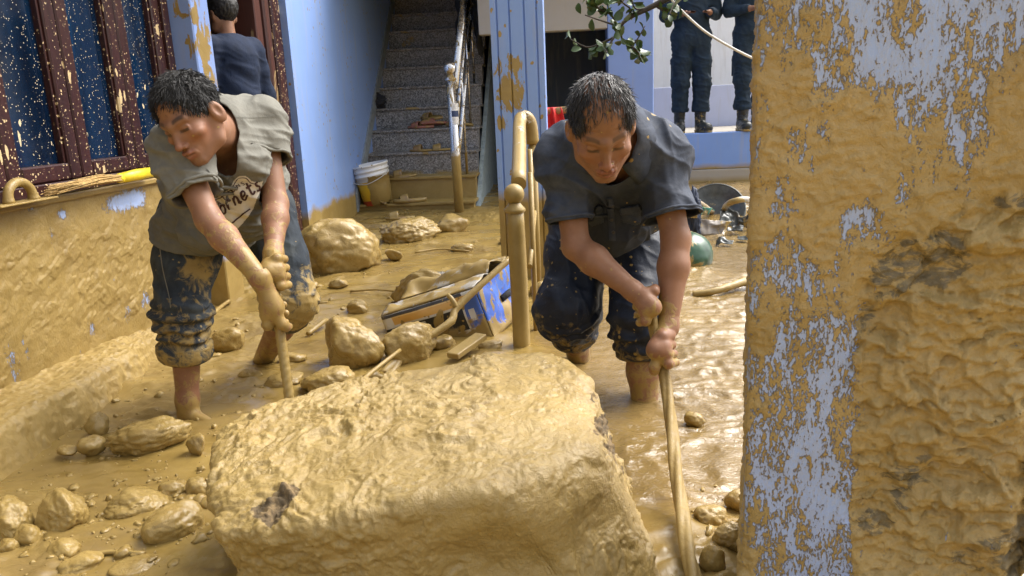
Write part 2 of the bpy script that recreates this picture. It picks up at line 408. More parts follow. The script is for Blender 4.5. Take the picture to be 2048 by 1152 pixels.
def mat_brown(name):
    n = NB(name); p = n.geo(); m = mx(n, mx(n, spatter(n, 28, .26, .50, stretch=.4), spatter(n, 75, .28, .50)), spatter(n, 150, .26, .7))
    m = mx(n, m, n.mr(n.noise(7, 5, .65, .6, n.mapv(p, (1, 1, .3))), .69, .71))
    base = n.ramp(n.noise(18, 5, .6, 1.2, n.mapv(p, (1, 1, .08))), [(.3, (.026, .009, .009)), (.7, (.052, .018, .016))])
    c = n.mix(m, base, (.56, .42, .22)); return n.done(c, n.mixf(m, .28, .6), nrm=n.bump(m, .25, .004))
M_BROWN = mat_brown('maroon_wood_splashed')
def mat_door():
    n = NB('dark_door_wood'); p = n.geo(); m = n.mr(n.noise(6, 6, .65, .9, n.mapv(p, (1, 1, .35))), .63, .66)
    base = n.ramp(n.noise(14, 5, .6, 1.2, n.mapv(p, (1, 1, .08))), [(.3, (.040, .015, .012)), (.7, (.085, .030, .022))])
    return n.done(n.mix(m, base, (.27, .19, .09)), .4)
M_DOOR = mat_door()
def mat_glass():
    n = NB('tinted_blue_glass'); p = n.geo(); m = mx(n, mx(n, spatter(n, 30, .19, .55, stretch=.45), spatter(n, 64, .30, .50, stretch=.75)), spatter(n, 150, .24, .72))
    run = n.ma('MULTIPLY', spatter(n, 22, .30, .78, stretch=.16), n.ma('LESS_THAN', n.xyz(p)[2], 1.05)); m = mx(n, m, run)
    fold = n.noise(5, 3, .5, .6, n.mapv(p, (1, 1.6, .25)))
    base = n.ramp(fold, [(.3, (.001, .005, .016)), (.6, (.003, .018, .05)), (.75, (.006, .032, .085))])
    return n.done(n.mix(m, base, (.62, .50, .30)), n.mixf(m, .08, .6), nrm=n.bump(m, .3, .003), spec=.5)
M_GLASS = mat_glass()
def mat_granite(name, z0, extra=.02):
    n = NB(name); p = n.geo()
    v1 = n.voro(150, n.mapv(p, (1, 1, 1)), o='Color'); v2 = n.voro(75, p, o='Color')
    a = n.xyz(v1)[0]; b = n.xyz(v2)[1]
    base = n.ramp(n.mixf(.45, a, b), [(.15, (.035, .038, .045)), (.42, (.14, .15, .16)), (.6, (.25, .25, .255)), (.85, (.42, .42, .42))])
    m = zmask(n, z0, .14, .025, 3.5); m = mx(n, m, n.mr(n.noise(4.2, 5, .62, .5, p), .62 - extra, .66 - extra))
    film = n.mr(n.noise(2.5, 4, .6, .2, p), .35, .7, .05, .38)
    return over_mud(n, n.mix(film, base, (.24, .18, .10)), .42, m, hs=.25)
M_GRAN = mat_granite('speckled_granite', .40, -.05); M_TREAD = mat_granite('muddy_tread', .50, .04)
def mat_steel(name, z0, smear=.0, tint=(.62, .60, .57), rough=.18, amp=.12):
    n = NB(name); p = n.geo(); m = zmask(n, z0, amp, .02, 9)
    m = mx(n, m, n.mr(n.noise(16, 6, .65, .8, n.mapv(p, (1, 1, .5))), .72 - smear, .75 - smear))
    return over_mud(n, tint, n.mr(n.noise(40, 3, .5, 0, p), .3, .7, rough, rough + .15), m, metal=1.0, hs=.3)
M_STEEL = mat_steel('stainless_steel', .60, .17); M_STEEL_MUD = mat_steel('steel_caked_in_clay', .9, .27, amp=.3)

def mat_ground():
    n = NB('slurry_ground'); p = n.geo(); c, r, h = mud_layer(n, p, .8); w = n.attr('wet'); z = n.attr('clod')
    c = n.mix(n.mr(n.noise(1.6, 5, .6, .9, n.mapv(p, (1, 1.7, 1))), .46, .66, 0, .62), c, (.165, .108, .040)); c = n.mix(n.mr(n.noise(5.5, 5, .65, 1.2, n.mapv(p, (1, 2.4, 1))), .55, .72, 0, .5), c, (.40, .29, .115))
    rip = n.noise(17, 5, .58, 1.3, n.mapv(p, (1.0, 1.75, 1), (0, 0, .25))); rip2 = n.noise(52, 4, .55, 1.0, n.mapv(p, (1, 1.5, 1)))
    rh = n.ma('MULTIPLY', rip2, .35)
    wc = n.ramp(n.noise(1.7, 4, .5, .5, p), [(.3, (.165, .108, .036)), (.7, (.285, .192, .070))])
    c = n.mix(1.0, c, (.84, .83, .78), 'MULTIPLY'); col = n.mix(w, c, wc); rough = n.mixf(w, n.mixf(z, n.mr(n.noise(7, 5, .6, .5, p), .3, .7, .10, .28), r), .04)
    nd = n.bump(h, n.mixf(z, .16, .6), .010); nw = n.bump(rh, .5, .02)
    mixn = n.t.nodes.new('ShaderNodeMix'); mixn.data_type = 'VECTOR'; n.set(mixn.inputs[0], w); n.set(mixn.inputs[4], nd); n.set(mixn.inputs[5], nw)
    return n.done(col, rough, nrm=mixn.outputs[1], spec=n.mixf(w, .5, .70))
M_GROUND = mat_ground()

def mat_boulder():
    n = NB('boulder_clay'); p = n.geo(); c, r, h = mud_layer(n, p, 1.3); s = n.attr('bare')
    c = n.mix(n.mr(n.noise(5, 4, .6, .5, p), .35, .7, 0, .5), c, (.44, .315, .125)); c = n.mix(n.mr(n.noise(3, 5, .62, .8, p), .52, .70, 0, .55), c, (.21, .14, .05))
    st = n.ramp(n.noise(38, 5, .7, .8, p), [(.3, (.040, .028, .012)), (.5, (.12, .08, .035)), (.62, (.22, .145, .06)), (.75, (.36, .30, .18))])
    ed = n.mr(n.ma('ADD', s, n.ma('MULTIPLY', n.ma('SUBTRACT', n.noise(34, 5, .65, .6, p), .5), 1.1)), .5, .58)
    c = n.mix(ed, c, st); rr = n.mr(n.noise(16, 4, .6, .6, p), .3, .7, .20, .52)
    big = n.ma('ADD', h, n.ma('MULTIPLY', n.noise(420, 2, .5, 0, p), .06))
    stg = n.noise(48, 5, .7, 1.8, n.mapv(p, (1, .7, 1))); big = n.ma('ADD', big, n.ma('MULTIPLY', stg, .45))
    return n.done(c, n.mixf(ed, rr, .8), nrm=n.bump(big, .75, .010))
M_BOULDER = mat_boulder()
def mat_plaster(name, sc=1.0, pale=0.0):
    """painted render under clay; attr thick = clay thickness (0..1), attr core = exposed rough masonry"""
    n = NB(name); p = n.geo(); c, r, h = mud_layer(n, p, 1.1 * sc); t = n.attr('thick'); k = n.attr('core')
    fine = n.noise(62 * sc, 6, .72, .6, n.mapv(p, (1, 1, .36))); f2 = n.noise(230 * sc, 4, .6, .3, n.mapv(p, (1, 1, .5)))
    q = n.ma('ADD', t, n.ma('ADD', n.ma('MULTIPLY', n.ma('SUBTRACT', fine, .5), 1.7), n.ma('MULTIPLY', n.ma('SUBTRACT', f2, .5), 1.3)))
    cover = n.mr(q, .41, .52); film = n.mr(q, .05, .45, .04, .30)
    paint = n.mix(n.mr(f2, .4, .8, .0, .5), (.31, .42, .70), (.48, .56, .74))
    base = n.mix(film, paint, c)
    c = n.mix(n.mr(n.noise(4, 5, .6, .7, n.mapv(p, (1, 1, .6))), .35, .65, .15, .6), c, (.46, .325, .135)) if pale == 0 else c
    core = n.ramp(n.noise(24, 6, .7, .8, n.mapv(p, (1, 1, 2.2))), [(.3, (.045, .040, .026)), (.55, (.13, .105, .06)), (.8, (.27, .21, .10))])
    kk = n.mr(n.ma('ADD', k, n.ma('MULTIPLY', n.ma('SUBTRACT', n.noise(26, 6, .7, .9, n.mapv(p, (1, 1, 1.8))), .5), 2.2)), .66, .84)
    col = n.mix(n.ma('MULTIPLY', kk, .82), n.mix(cover, base, c), core)
    hh = n.ma('ADD', n.ma('MULTIPLY', cover, n.ma('ADD', h, .5)), n.ma('MULTIPLY', f2, .15))
    stg = n.noise(60 * sc, 5, .7, 1.6, n.mapv(p, (1, 1, .8))); hh = n.ma('ADD', hh, n.ma('MULTIPLY', cover, n.ma('MULTIPLY', stg, .5)))
    return n.done(col, n.mixf(cover, .6, n.mr(n.noise(9, 5, .6, .5, p), .3, .7, .32, .58)), nrm=n.bump(hh, .8, .009))
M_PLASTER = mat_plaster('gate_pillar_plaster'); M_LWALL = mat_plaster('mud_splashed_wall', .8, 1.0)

def mat_simple(name, col, rough=.5, metal=0.0, var=.25, sc=20, bs=.15, bd=.004, spec=.5, mud=None):
    n = NB(name); v = n.noise(sc, 5, .6, .3); c = n.mix(n.mr(v, .3, .7), tuple(x * (1 - var) for x in col), tuple(min(1, x * (1 + var)) for x in col))
    if mud is None: return n.done(c, rough, metal, n.bump(n.noise(sc * 4, 4, .6), bs, bd), spec)
    m = n.mr(n.noise(mud[1], 6, .65, .6), mud[0], mud[0] + .04); return over_mud(n, c, rough, m, n.ma('MULTIPLY', n.noise(sc * 4, 4, .6), .3), metal, hs=bs, spec=spec)
M_WOOD = mat_simple('muddy_wood', (.30, .20, .085), .5, var=.35, sc=30, bs=.4)
M_BLACK = mat_simple('black_cloth', (.012, .013, .016), .85, sc=14, bs=.4, bd=.01)
M_SLIP = mat_simple('muddy_rubber', (.23, .145, .06), .38, sc=16, mud=(.42, 9))
M_SLIP2 = mat_simple('muddy_pink_sandal', (.30, .12, .085), .5, sc=16, mud=(.52, 12))
M_YELLOW = mat_simple('yellow_plastic_wrap', (.80, .60, .03), .35, var=.15)
M_STRAW = mat_simple('broom_straw', (.42, .27, .09), .7, var=.4, sc=60)
M_HOSE = mat_simple('grey_hose', (.34, .32, .28), .35, mud=(.5, 7))
M_SHEET = mat_simple('crumpled_grey_sheet', (.20, .17, .14), .3, var=.4, mud=(.50, 6))
M_TARP = mat_simple('dark_tarpaulin', (.06, .065, .06), .25, var=.4, mud=(.60, 6))
M_GREEN = mat_simple('dirty_green_helmet', (.03, .085, .045), .3, var=.5, sc=7, mud=(.53, 7))
M_TEAL = mat_simple('teal_plastic_scrap', (.05, .26, .20), .3, var=.3, mud=(.56, 8))
M_RED = mat_simple('red_cloth', (.62, .025, .02), .75, var=.2, bs=.4)
M_BARK = mat_simple('dark_bark', (.045, .036, .028), .8, var=.4, sc=40, bs=.5)
M_LEAF = mat_simple('dark_leaf', (.045, .085, .022), .4, var=.5, sc=8)
M_CABLE = mat_simple('white_cable', (.62, .60, .56), .5)
M_BOOT = mat_simple('black_boot_leather', (.018, .020, .018), .4, sc=25, mud=(.60, 14))
M_BOOTSOLE = mat_simple('muddy_toe_cap', (.10, .085, .055), .5, sc=25, mud=(.45, 18))
M_HAIR = mat_simple('black_hair', (.009, .008, .007), .55, var=.4, sc=90, bs=.3)
M_INSIDE = mat_simple('flowerpot_clay', (.16, .05, .035), .7)
# ------------------------------------------------------------------ ground
def zbase(Y): return .03 * np.maximum(0, np.asarray(Y) - 3.0)
def wet_mask(X, Y):
    bx = np.interp(Y, [0, 1.35, 1.7, 2.3, 3.0, 3.6, 4.2, 6, 9], [.9, .45, .22, -.08, -.14, -.02, .02, -.2, -.3])
    P = np.stack([X * 2.2, Y * 2.2, X * 0], 1); return sstep(-.06, .14, X - bx + .16 * fbm(P, 3, 71))
def ground_z(X, Y, full=False):
    P = np.stack([X, Y, np.zeros_like(X)], 1).astype(np.float32); w = wet_mask(X, Y)
    flow = P.copy(); flow[:, 0] += .10 * vnoise(P * 2.0, 3); flow[:, 1] += .10 * vnoise(P * 2.0, 4)
    swell = .016 * fbm(flow * np.array([1.4, 2.6, 1], np.float32), 3, 11) + .006 * fbm(flow * np.array([5, 11, 1], np.float32), 3, 12)
    cm = sstep(.05, .75, fbm(P * 2.1 + 5, 3, 31) + .55 * sstep(2.1, 1.3, Y) + .35 * sstep(-1.2, -1.6, X) - .25 + .7 * np.exp(-((X - .25) ** 2 / .04 + (Y - 1.55) ** 2 / .05)))
    cm2 = sstep(.25, .7, vnoise(flow * 6.0, 35) + .3 * cm) * (1 - w)
    F, rv = cells(flow * 26, 41); crumb = np.maximum(0, .62 - F) * sstep(.45, 1.0, rv)
    F2, rv2 = cells(flow * 11, 43); lump = np.maximum(0, .60 - F2) * sstep(.62, 1.0, rv2)
    ter = sstep(.02, .10, fbm(flow * 7, 3, 51)) * .006
    rp = P + .05 * np.stack([vnoise(P * 5, 91), vnoise(P * 5, 92), X * 0], 1); am = .25 + .75 * sstep(-.25, .5, fbm(P * np.array([1.6, 1.1, 1], np.float32), 2, 95))
    rip = am * ((.0056 * (1 - 2 * np.abs(vnoise(rp * np.array([13, 21, 1], np.float32), 82)))) + .0028 * vnoise(rp * np.array([27, 44, 1], np.float32), 83) + .002 * vnoise(rp * 5, 84))
    z = zbase(Y) + (1 - w) * (swell + ter * cm + .020 * crumb * cm + .030 * lump * np.maximum(cm, .35 * cm2) + .006 * cm2 * fbm(flow * 24, 3, 61)) + w * (rip - .006)
    z += w * cm * .018 * fbm(flow * 16, 3, 63)
    return (z, w, np.clip(np.maximum(cm, cm2 * .6) * (1 - .5 * w), 0, 1)) if full else z
def gz(x, y): return float(ground_z(np.array([float(x)]), np.array([float(y)]))[0])
def build_ground():
    nx, ny = 590, 720; xs = np.linspace(-2.05, 2.6, nx); ys = .55 * (8.1 / .55) ** np.linspace(0, 1, ny)
    X, Y = np.meshgrid(xs, ys, indexing='ij'); z, w, c = ground_z(X.ravel(), Y.ravel(), True)
    idx = np.arange(nx * ny).reshape(nx, ny); q = np.stack([idx[:-1, :-1], idx[1:, :-1], idx[1:, 1:], idx[:-1, 1:]], -1).reshape(-1, 4)
    me = mesh_np('mud_ground', np.stack([X.ravel(), Y.ravel(), z], 1), q); fattr(me, 'wet', w); fattr(me, 'clod', c)
    link('mud_ground', me, M_GROUND, kind='structure')
    m = MB().box(-150, 150, -150, 150, -.40, -.16).me(); link('ground', m, M_MUD, kind='structure')
build_ground()

# ------------------------------------------------------------------ house
house = empty('house', (-1.9, 3.8, 0), label='blue painted house with maroon window and doorway behind the mud', category='house')
def hb(name, x0, x1, y0, y1, z0, z1, mat, bev=.004, parent=None): return part(name, MB().box(x0, x1, y0, y1, z0, z1, bev, 1).me(), mat, parent or house)
# wall under the window, with its coat of clay
def under_wall():
    lo, hi = .75, 3.708
    def f(U, V):
        y = lo + (hi - lo) * U; z = -.12 + .82 * V; return np.stack([np.full_like(y, -1.9), y, z], 1)
    me, P = grid_mesh('wall', 560, 190, f); y, z = P[:, 1], P[:, 2]
    N = np.stack([y, z, y * 0], 1).astype(np.float32); sk = N @ np.array([[1, .75, 0], [-.6, 1.0, 0], [0, 0, 1]], np.float32).T
    t = .95 + .10 * fbm(N * 5, 4, 5)
    for (u, v, ru, rv, a) in [(120, 428, .035, .022, 0.82), (235, 405, .10, .035, 0.92), (270, 395, .08, .045, 0.88), (60, 418, .03, .01, .6), (285, 600, .06, .05, .62), (250, 625, .05, .06, .45), (180, 660, .02, .03, .5), (20, 730, .03, .10, .55), (45, 700, .02, .05, .45), (440, 540, .10, .06, .75), (475, 520, .08, .05, .6), (100, 480, .02, .05, .4)]:
        p = atx(u, v, -1.9); t -= a * np.exp(-((y - p[1]) / ru) ** 2 - ((z - p[2]) / rv) ** 2)
    low = sstep(.66, .50, z); lump = ridge(sk * np.array([14, 34, 1], np.float32), 3, 9)
    F, rv_ = cells(N * 30, 8); cr = np.maximum(0, .6 - F) * sstep(.5, 1, rv_)
    patch = sstep(-.35, .45, fbm(N * 3.2, 3, 15))
    dx = .010 * np.clip(t, 0, 1.2) + low * (.0007 * lump * patch + .010 * cr * patch + .0018 * fbm(sk * np.array([12, 26, 1], np.float32), 4, 19) + .0035 * sstep(.0, .15, fbm(sk * np.array([12, 22, 1], np.float32), 3, 23)) * patch) + .004 * fbm(N * 9, 3, 18)
    P[:, 0] += dx + .002; me.vertices.foreach_set('co', P.astype(np.float32).ravel()); me.update()
    fattr(me, 'thick', t); fattr(me, 'core', np.zeros(len(t))); part('wall', me, M_LWALL, house)
    # footing bank of clay along the base
    def g(U, V):
        y = .6 + 2.65 * U; a = V * 1.0; topw = np.interp(y, [.6, 1.8, 2.7, 3.05, 3.25], [.235, .225, .175, .09, .02]); zt = np.interp(y, [.6, 1.9, 2.8, 3.25], [.14, .12, .09, .05])
        x = -1.9 + topw * np.clip(V / .6, 0, 1) + .05 * np.clip((V - .6) / .4, 0, 1); z = zt * np.ones_like(V) - np.clip((V - .55) / .45, 0, 1) ** 1.3 * (zt + .10) + .02 * (1 - np.clip(V / .5, 0, 1))
        N = np.stack([y, V * .35, y * 0], 1).astype(np.float32); F, r = cells(N * 22, 3); F2, r2 = cells(N * 55, 4)
        F3, r3 = cells(N * 110, 14); n = .008 * fbm(N * 8, 4, 2) + .003 * ridge(N * 30, 3, 12) + .006 * np.maximum(0, .6 - F3) * sstep(.4, 1, r3) + .014 * np.maximum(0, .6 - F) * sstep(.5, 1, r) + .009 * np.maximum(0, .6 - F2) * sstep(.4, 1, r2)
        edge = .012 * fbm(N * np.array([14, 2, 1], np.float32), 3, 6); return np.stack([x + n * .6 + edge * V, y, z + n], 1)
    me, P = grid_mesh('footing', 520, 90, g); part('footing', me, mat_mud('clay_bank', 1.5, .6, .010, 1.0, 1.35), house)
under_wall()
hb('wall', -2.05, -1.92, .6, 3.70, -.12, .70, M_LWALL)
hb('wall', -2.05, -1.9, .6, 3.71, 2.02, 2.40, M_BLUE, parent=None)
sill = hb('window_sill', -2.0, -1.868, .6, 3.709, .698, .722, M_MUD, .005)
hb('pilaster', -2.05, -1.78, 3.71, 3.90, -.12, 2.40, M_BLUE_PIL, .006)
hb('wall', -2.05, -1.9, 3.90, 5.12, 2.15, 2.40, M_BLUE)
m = MB().poly([(-2.06, 5.12, -.12), (-1.815, 5.12, -.12), (-2.0, 9.8, -.12), (-2.2, 9.8, -.12), (-2.06, 5.12, 2.40), (-1.815, 5.12, 2.40), (-2.0, 9.8, 2.40), (-2.2, 9.8, 2.40)],
              [(0, 1, 5, 4), (1, 2, 6, 5), (2, 3, 7, 6), (3, 0, 4, 7), (4, 5, 6, 7), (3, 2, 1, 0)]).me(); part('stair_wall', m, M_BLUE, house)
# skirting that climbs with the stairs, on the stair wall
m = MB()
for (ya, za, yb, zb) in [(6.52, .26, 9.3, 2.42)]:
    def wx(y): return -1.815 - (y - 5.12) * .185 / 4.68
    pts = []
    for dx in (0, .016):
        for (y, z) in [(ya, za - .14), (yb, zb - .14), (yb, zb + .02), (ya, za + .02)]: pts.append((wx(y) + dx, y, z))
    m.poly(pts, [(0, 1, 2, 3), (4, 5, 6, 7), (0, 1, 5, 4), (1, 2, 6, 5), (2, 3, 7, 6), (3, 0, 4, 7)])
part('skirting', m.me(), mat_simple('skirting_cement', (.22, .25, .27), .7), house)
# room behind the doorway and the window, closed so that it is dark by itself
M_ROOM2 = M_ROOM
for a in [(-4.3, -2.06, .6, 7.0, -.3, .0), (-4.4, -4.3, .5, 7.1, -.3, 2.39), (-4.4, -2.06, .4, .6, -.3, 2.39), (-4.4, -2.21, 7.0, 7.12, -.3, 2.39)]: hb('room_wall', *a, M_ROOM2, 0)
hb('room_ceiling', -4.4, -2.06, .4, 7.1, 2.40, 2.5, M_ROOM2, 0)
# porch slab, beams and the passage right of the stairs
hb('added_eave', -2.05, -1.18, .2, 3.70, 2.402, 2.50, M_SOFFIT, .01)  # unseen eave, added to keep sky light off the left wall
hb('porch_slab', -2.05, .80, 6.3, 9.95, 2.402, 2.56, M_SOFFIT, .01)
hb('porch_beam', -2.05, -.10, 4.08, 4.39, 2.402, 2.60, M_BLUE_CLEAN, .01)
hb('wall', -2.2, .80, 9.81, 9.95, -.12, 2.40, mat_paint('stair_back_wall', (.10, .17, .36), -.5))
hb('lintel', -.79, .368, 7.2, 7.34, 1.605, 2.40, M_SOFFIT, .006)
hb('pier', .37, .78, 7.2, 7.62, -.12, 2.40, M_BLUE_CLEAN, .008)
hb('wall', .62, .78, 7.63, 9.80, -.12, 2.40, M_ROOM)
# shutter-like dark back of the passage
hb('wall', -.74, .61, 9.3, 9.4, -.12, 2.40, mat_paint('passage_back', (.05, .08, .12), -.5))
# fluted column of the porch
def column():
    prof = []; w, d = .272, .272; x0, y0 = -.388, 4.10
    fl = [0, .028, .034, .040, .092, .098, .104, .168, .174, .180, .232, .238, .244, .272]; dp = [0, 0, .010, 0, 0, .010, 0, 0, .010, 0, 0, .010, 0, 0]
    for a, b in zip(fl, dp): prof.append((x0 + a, y0 + b))
    for a, b in list(zip(fl, dp))[1:]: prof.append((x0 + w - b, y0 + a))
    for a, b in list(zip(fl, dp))[1:]: prof.append((x0 + w - a, y0 + d - b))
    for a, b in list(zip(fl, dp))[1:-1]: prof.append((x0 + b, y0 + d - a))
    n = len(prof); pts = [(x, y, -.12) for x, y in prof] + [(x, y, 2.40) for x, y in prof]
    return MB().poly(pts, [(i, (i + 1) % n, n + (i + 1) % n, n + i) for i in range(n)] + [tuple(range(n))[::-1], tuple(range(n, 2 * n))]).me()
part('column', column(), M_BLUE_COL, house)
# window: outer frame, casements with stiles, rails and panes
win = empty('window', (0, 0, 0)); win.parent = house; win.location = -house.location + Vector((-1.9, 2.4, .75))
wbase = win
hb('frame_bottom', -2.0, -1.885, .62, 3.69, .724, .768, M_BROWN, .004, wbase)
hb('frame_post', -2.0, -1.885, 3.642, 3.70, .769, 2.02, M_BROWN, .004, wbase)
hb('frame_top', -2.0, -1.885, .62, 3.641, 1.96, 2.019, M_BROWN, .004, wbase)
for (a, b) in [(1.62, 2.07), (2.075, 2.46), (2.465, 2.865), (2.872, 3.262), (3.269, 3.640)]:
    st = .068
    for (y0, y1, z0, z1, nm) in [(a, a + st, .770, 1.958, 'stile'), (b - st, b, .770, 1.958, 'stile'), (a + st + .001, b - st - .001, .770, .832, 'rail'), (a + st + .001, b - st - .001, 1.90, 1.958, 'rail')]:
        hb(nm, -1.965, -1.900, y0, y1, z0, z1, M_BROWN, .006, wbase)
    hb('bead', -1.955, -1.912, a + st + .001, a + st + .012, .833, 1.899, M_BROWN, .002, wbase)
    hb('bead', -1.955, -1.912, b - st - .012, b - st - .001, .833, 1.899, M_BROWN, .002, wbase)
    hb('pane', -1.945, -1.935, a + st + .0005, b - st - .0005, .8325, 1.8995, M_GLASS, 0, wbase)
# doorway: moulded maroon frame and the open leaf
door = empty('door', (0, 0, 0)); door.parent = house; door.location = -house.location + Vector((-1.95, 4.8, 0))
hb('jamb', -2.055, -1.885, 4.76, 4.86, -.12, 2.149, M_DOOR, .006, door)
hb('architrave', -2.05, -1.862, 4.861, 4.95, -.12, 2.149, M_DOOR, .012, door)
hb('architrave', -2.05, -1.846, 4.951, 5.04, -.12, 2.149, M_BROWN, .012, door)
hb('architrave', -2.05, -1.858, 5.041, 5.119, -.12, 2.149, M_BROWN, .010, door)
hb('jamb', -2.055, -1.905, 3.901, 3.96, -.12, 2.149, M_DOOR, .006, door)
hb('frame_top', -2.055, -1.885, 3.961, 4.759, 2.09, 2.149, M_DOOR, .006, door)
leaf = hb('door_leaf', -2.86, -2.07, 5.62, 5.665, -.10, 2.08, M_DOOR, .004, door)
for z0 in (.15, .8, 1.45):
    for x0 in (-2.78, -2.44): hb('panel', x0, x0 + .28, 5.598, 5.619, z0, z0 + .55, M_DOOR, .010, door)

# ------------------------------------------------------------------ staircase
stair = empty('staircase', (-1.42, 6.6, 0), label='speckled grey granite staircase with mud on its lower steps', category='staircase')
RISE, GO, Z0, Y0 = .2055, .26, -.03, 6.60
for i in range(11):
    za, zb = Z0 + RISE * i, Z0 + RISE * (i + 1); y = Y0 + GO * i; x1 = -.832 - .006 * i
    xw = -1.815 - (y - 5.12) * .185 / 4.68 - .012
    s = empty('step'); s.parent = stair; s.location = Vector((-1.42, y, za)) - stair.location
    part('riser', MB().box(xw, x1 - .012, y, y + GO * .5, za - .02, zb - .0245, 0).me(), M_GRAN, s)
    part('tread', MB().box(xw + .001, x1, y - .022, y + GO + .01, zb - .024, zb, .005, 2).me(), M_TREAD, s)
m = MB().poly([(-.852, 6.62, -.1), (-.852, 9.6, -.1), (-.852, 9.6, 2.25), (-.852, 9.46, 2.22), (-.852, 6.62, -.05), (-.812, 6.62, -.1), (-.812, 9.6, -.1), (-.812, 9.6, 2.25), (-.812, 9.46, 2.22), (-.812, 6.62, -.05)],
              [(0, 1, 2, 3, 4), (9, 8, 7, 6, 5), (0, 1, 6, 5), (1, 2, 7, 6), (2, 3, 8, 7), (3, 4, 9, 8), (4, 0, 5, 9)]).me()
part('stringer', m, mat_simple('pale_stringer', (.30, .36, .37), .7), stair)
part('landing', MB().box(-2.2, -.83, 9.465, 9.80, 2.0, 2.231, .004).me(), M_GRAN, stair)

# ------------------------------------------------------------------ platform with the officers, walls behind it
plat = empty('raised_platform', (2.0, 7.8, 0), label='blue faced concrete platform the uniformed officers stand on', category='platform')
part('face', MB().box(.79, 4.6, 7.80, 7.93, .265, .622, .006).me(), mat_paint('platform_face_paint', (.18, .32, .70), .30, .035, (12, .12, .8)), plat)
part('base', MB().box(.79, 4.6, 7.775, 7.93, -.12, .262, .006).me(), M_CONC, plat)
part('deck', MB().box(.79, 4.6, 7.931, 9.5, .3, .620, .0).me(), M_CONC, plat)
o = part('wall', MB().box(.79, 5.2, 9.51, 9.66, -.12, 1.10, .006).me(), M_LAV, plat); o.parent = None; o.location = (0, 0, 0); o.name = 'low_wall'
o['label'] = 'low lavender painted wall behind the officers'; o['category'] = 'wall'
o = link('rear_wall', MB().box(.4, 7.5, 11.2, 11.4, -.2, 4.2, .01).me(), M_WHITE, label='bright white wall standing far behind the officers', category='wall')

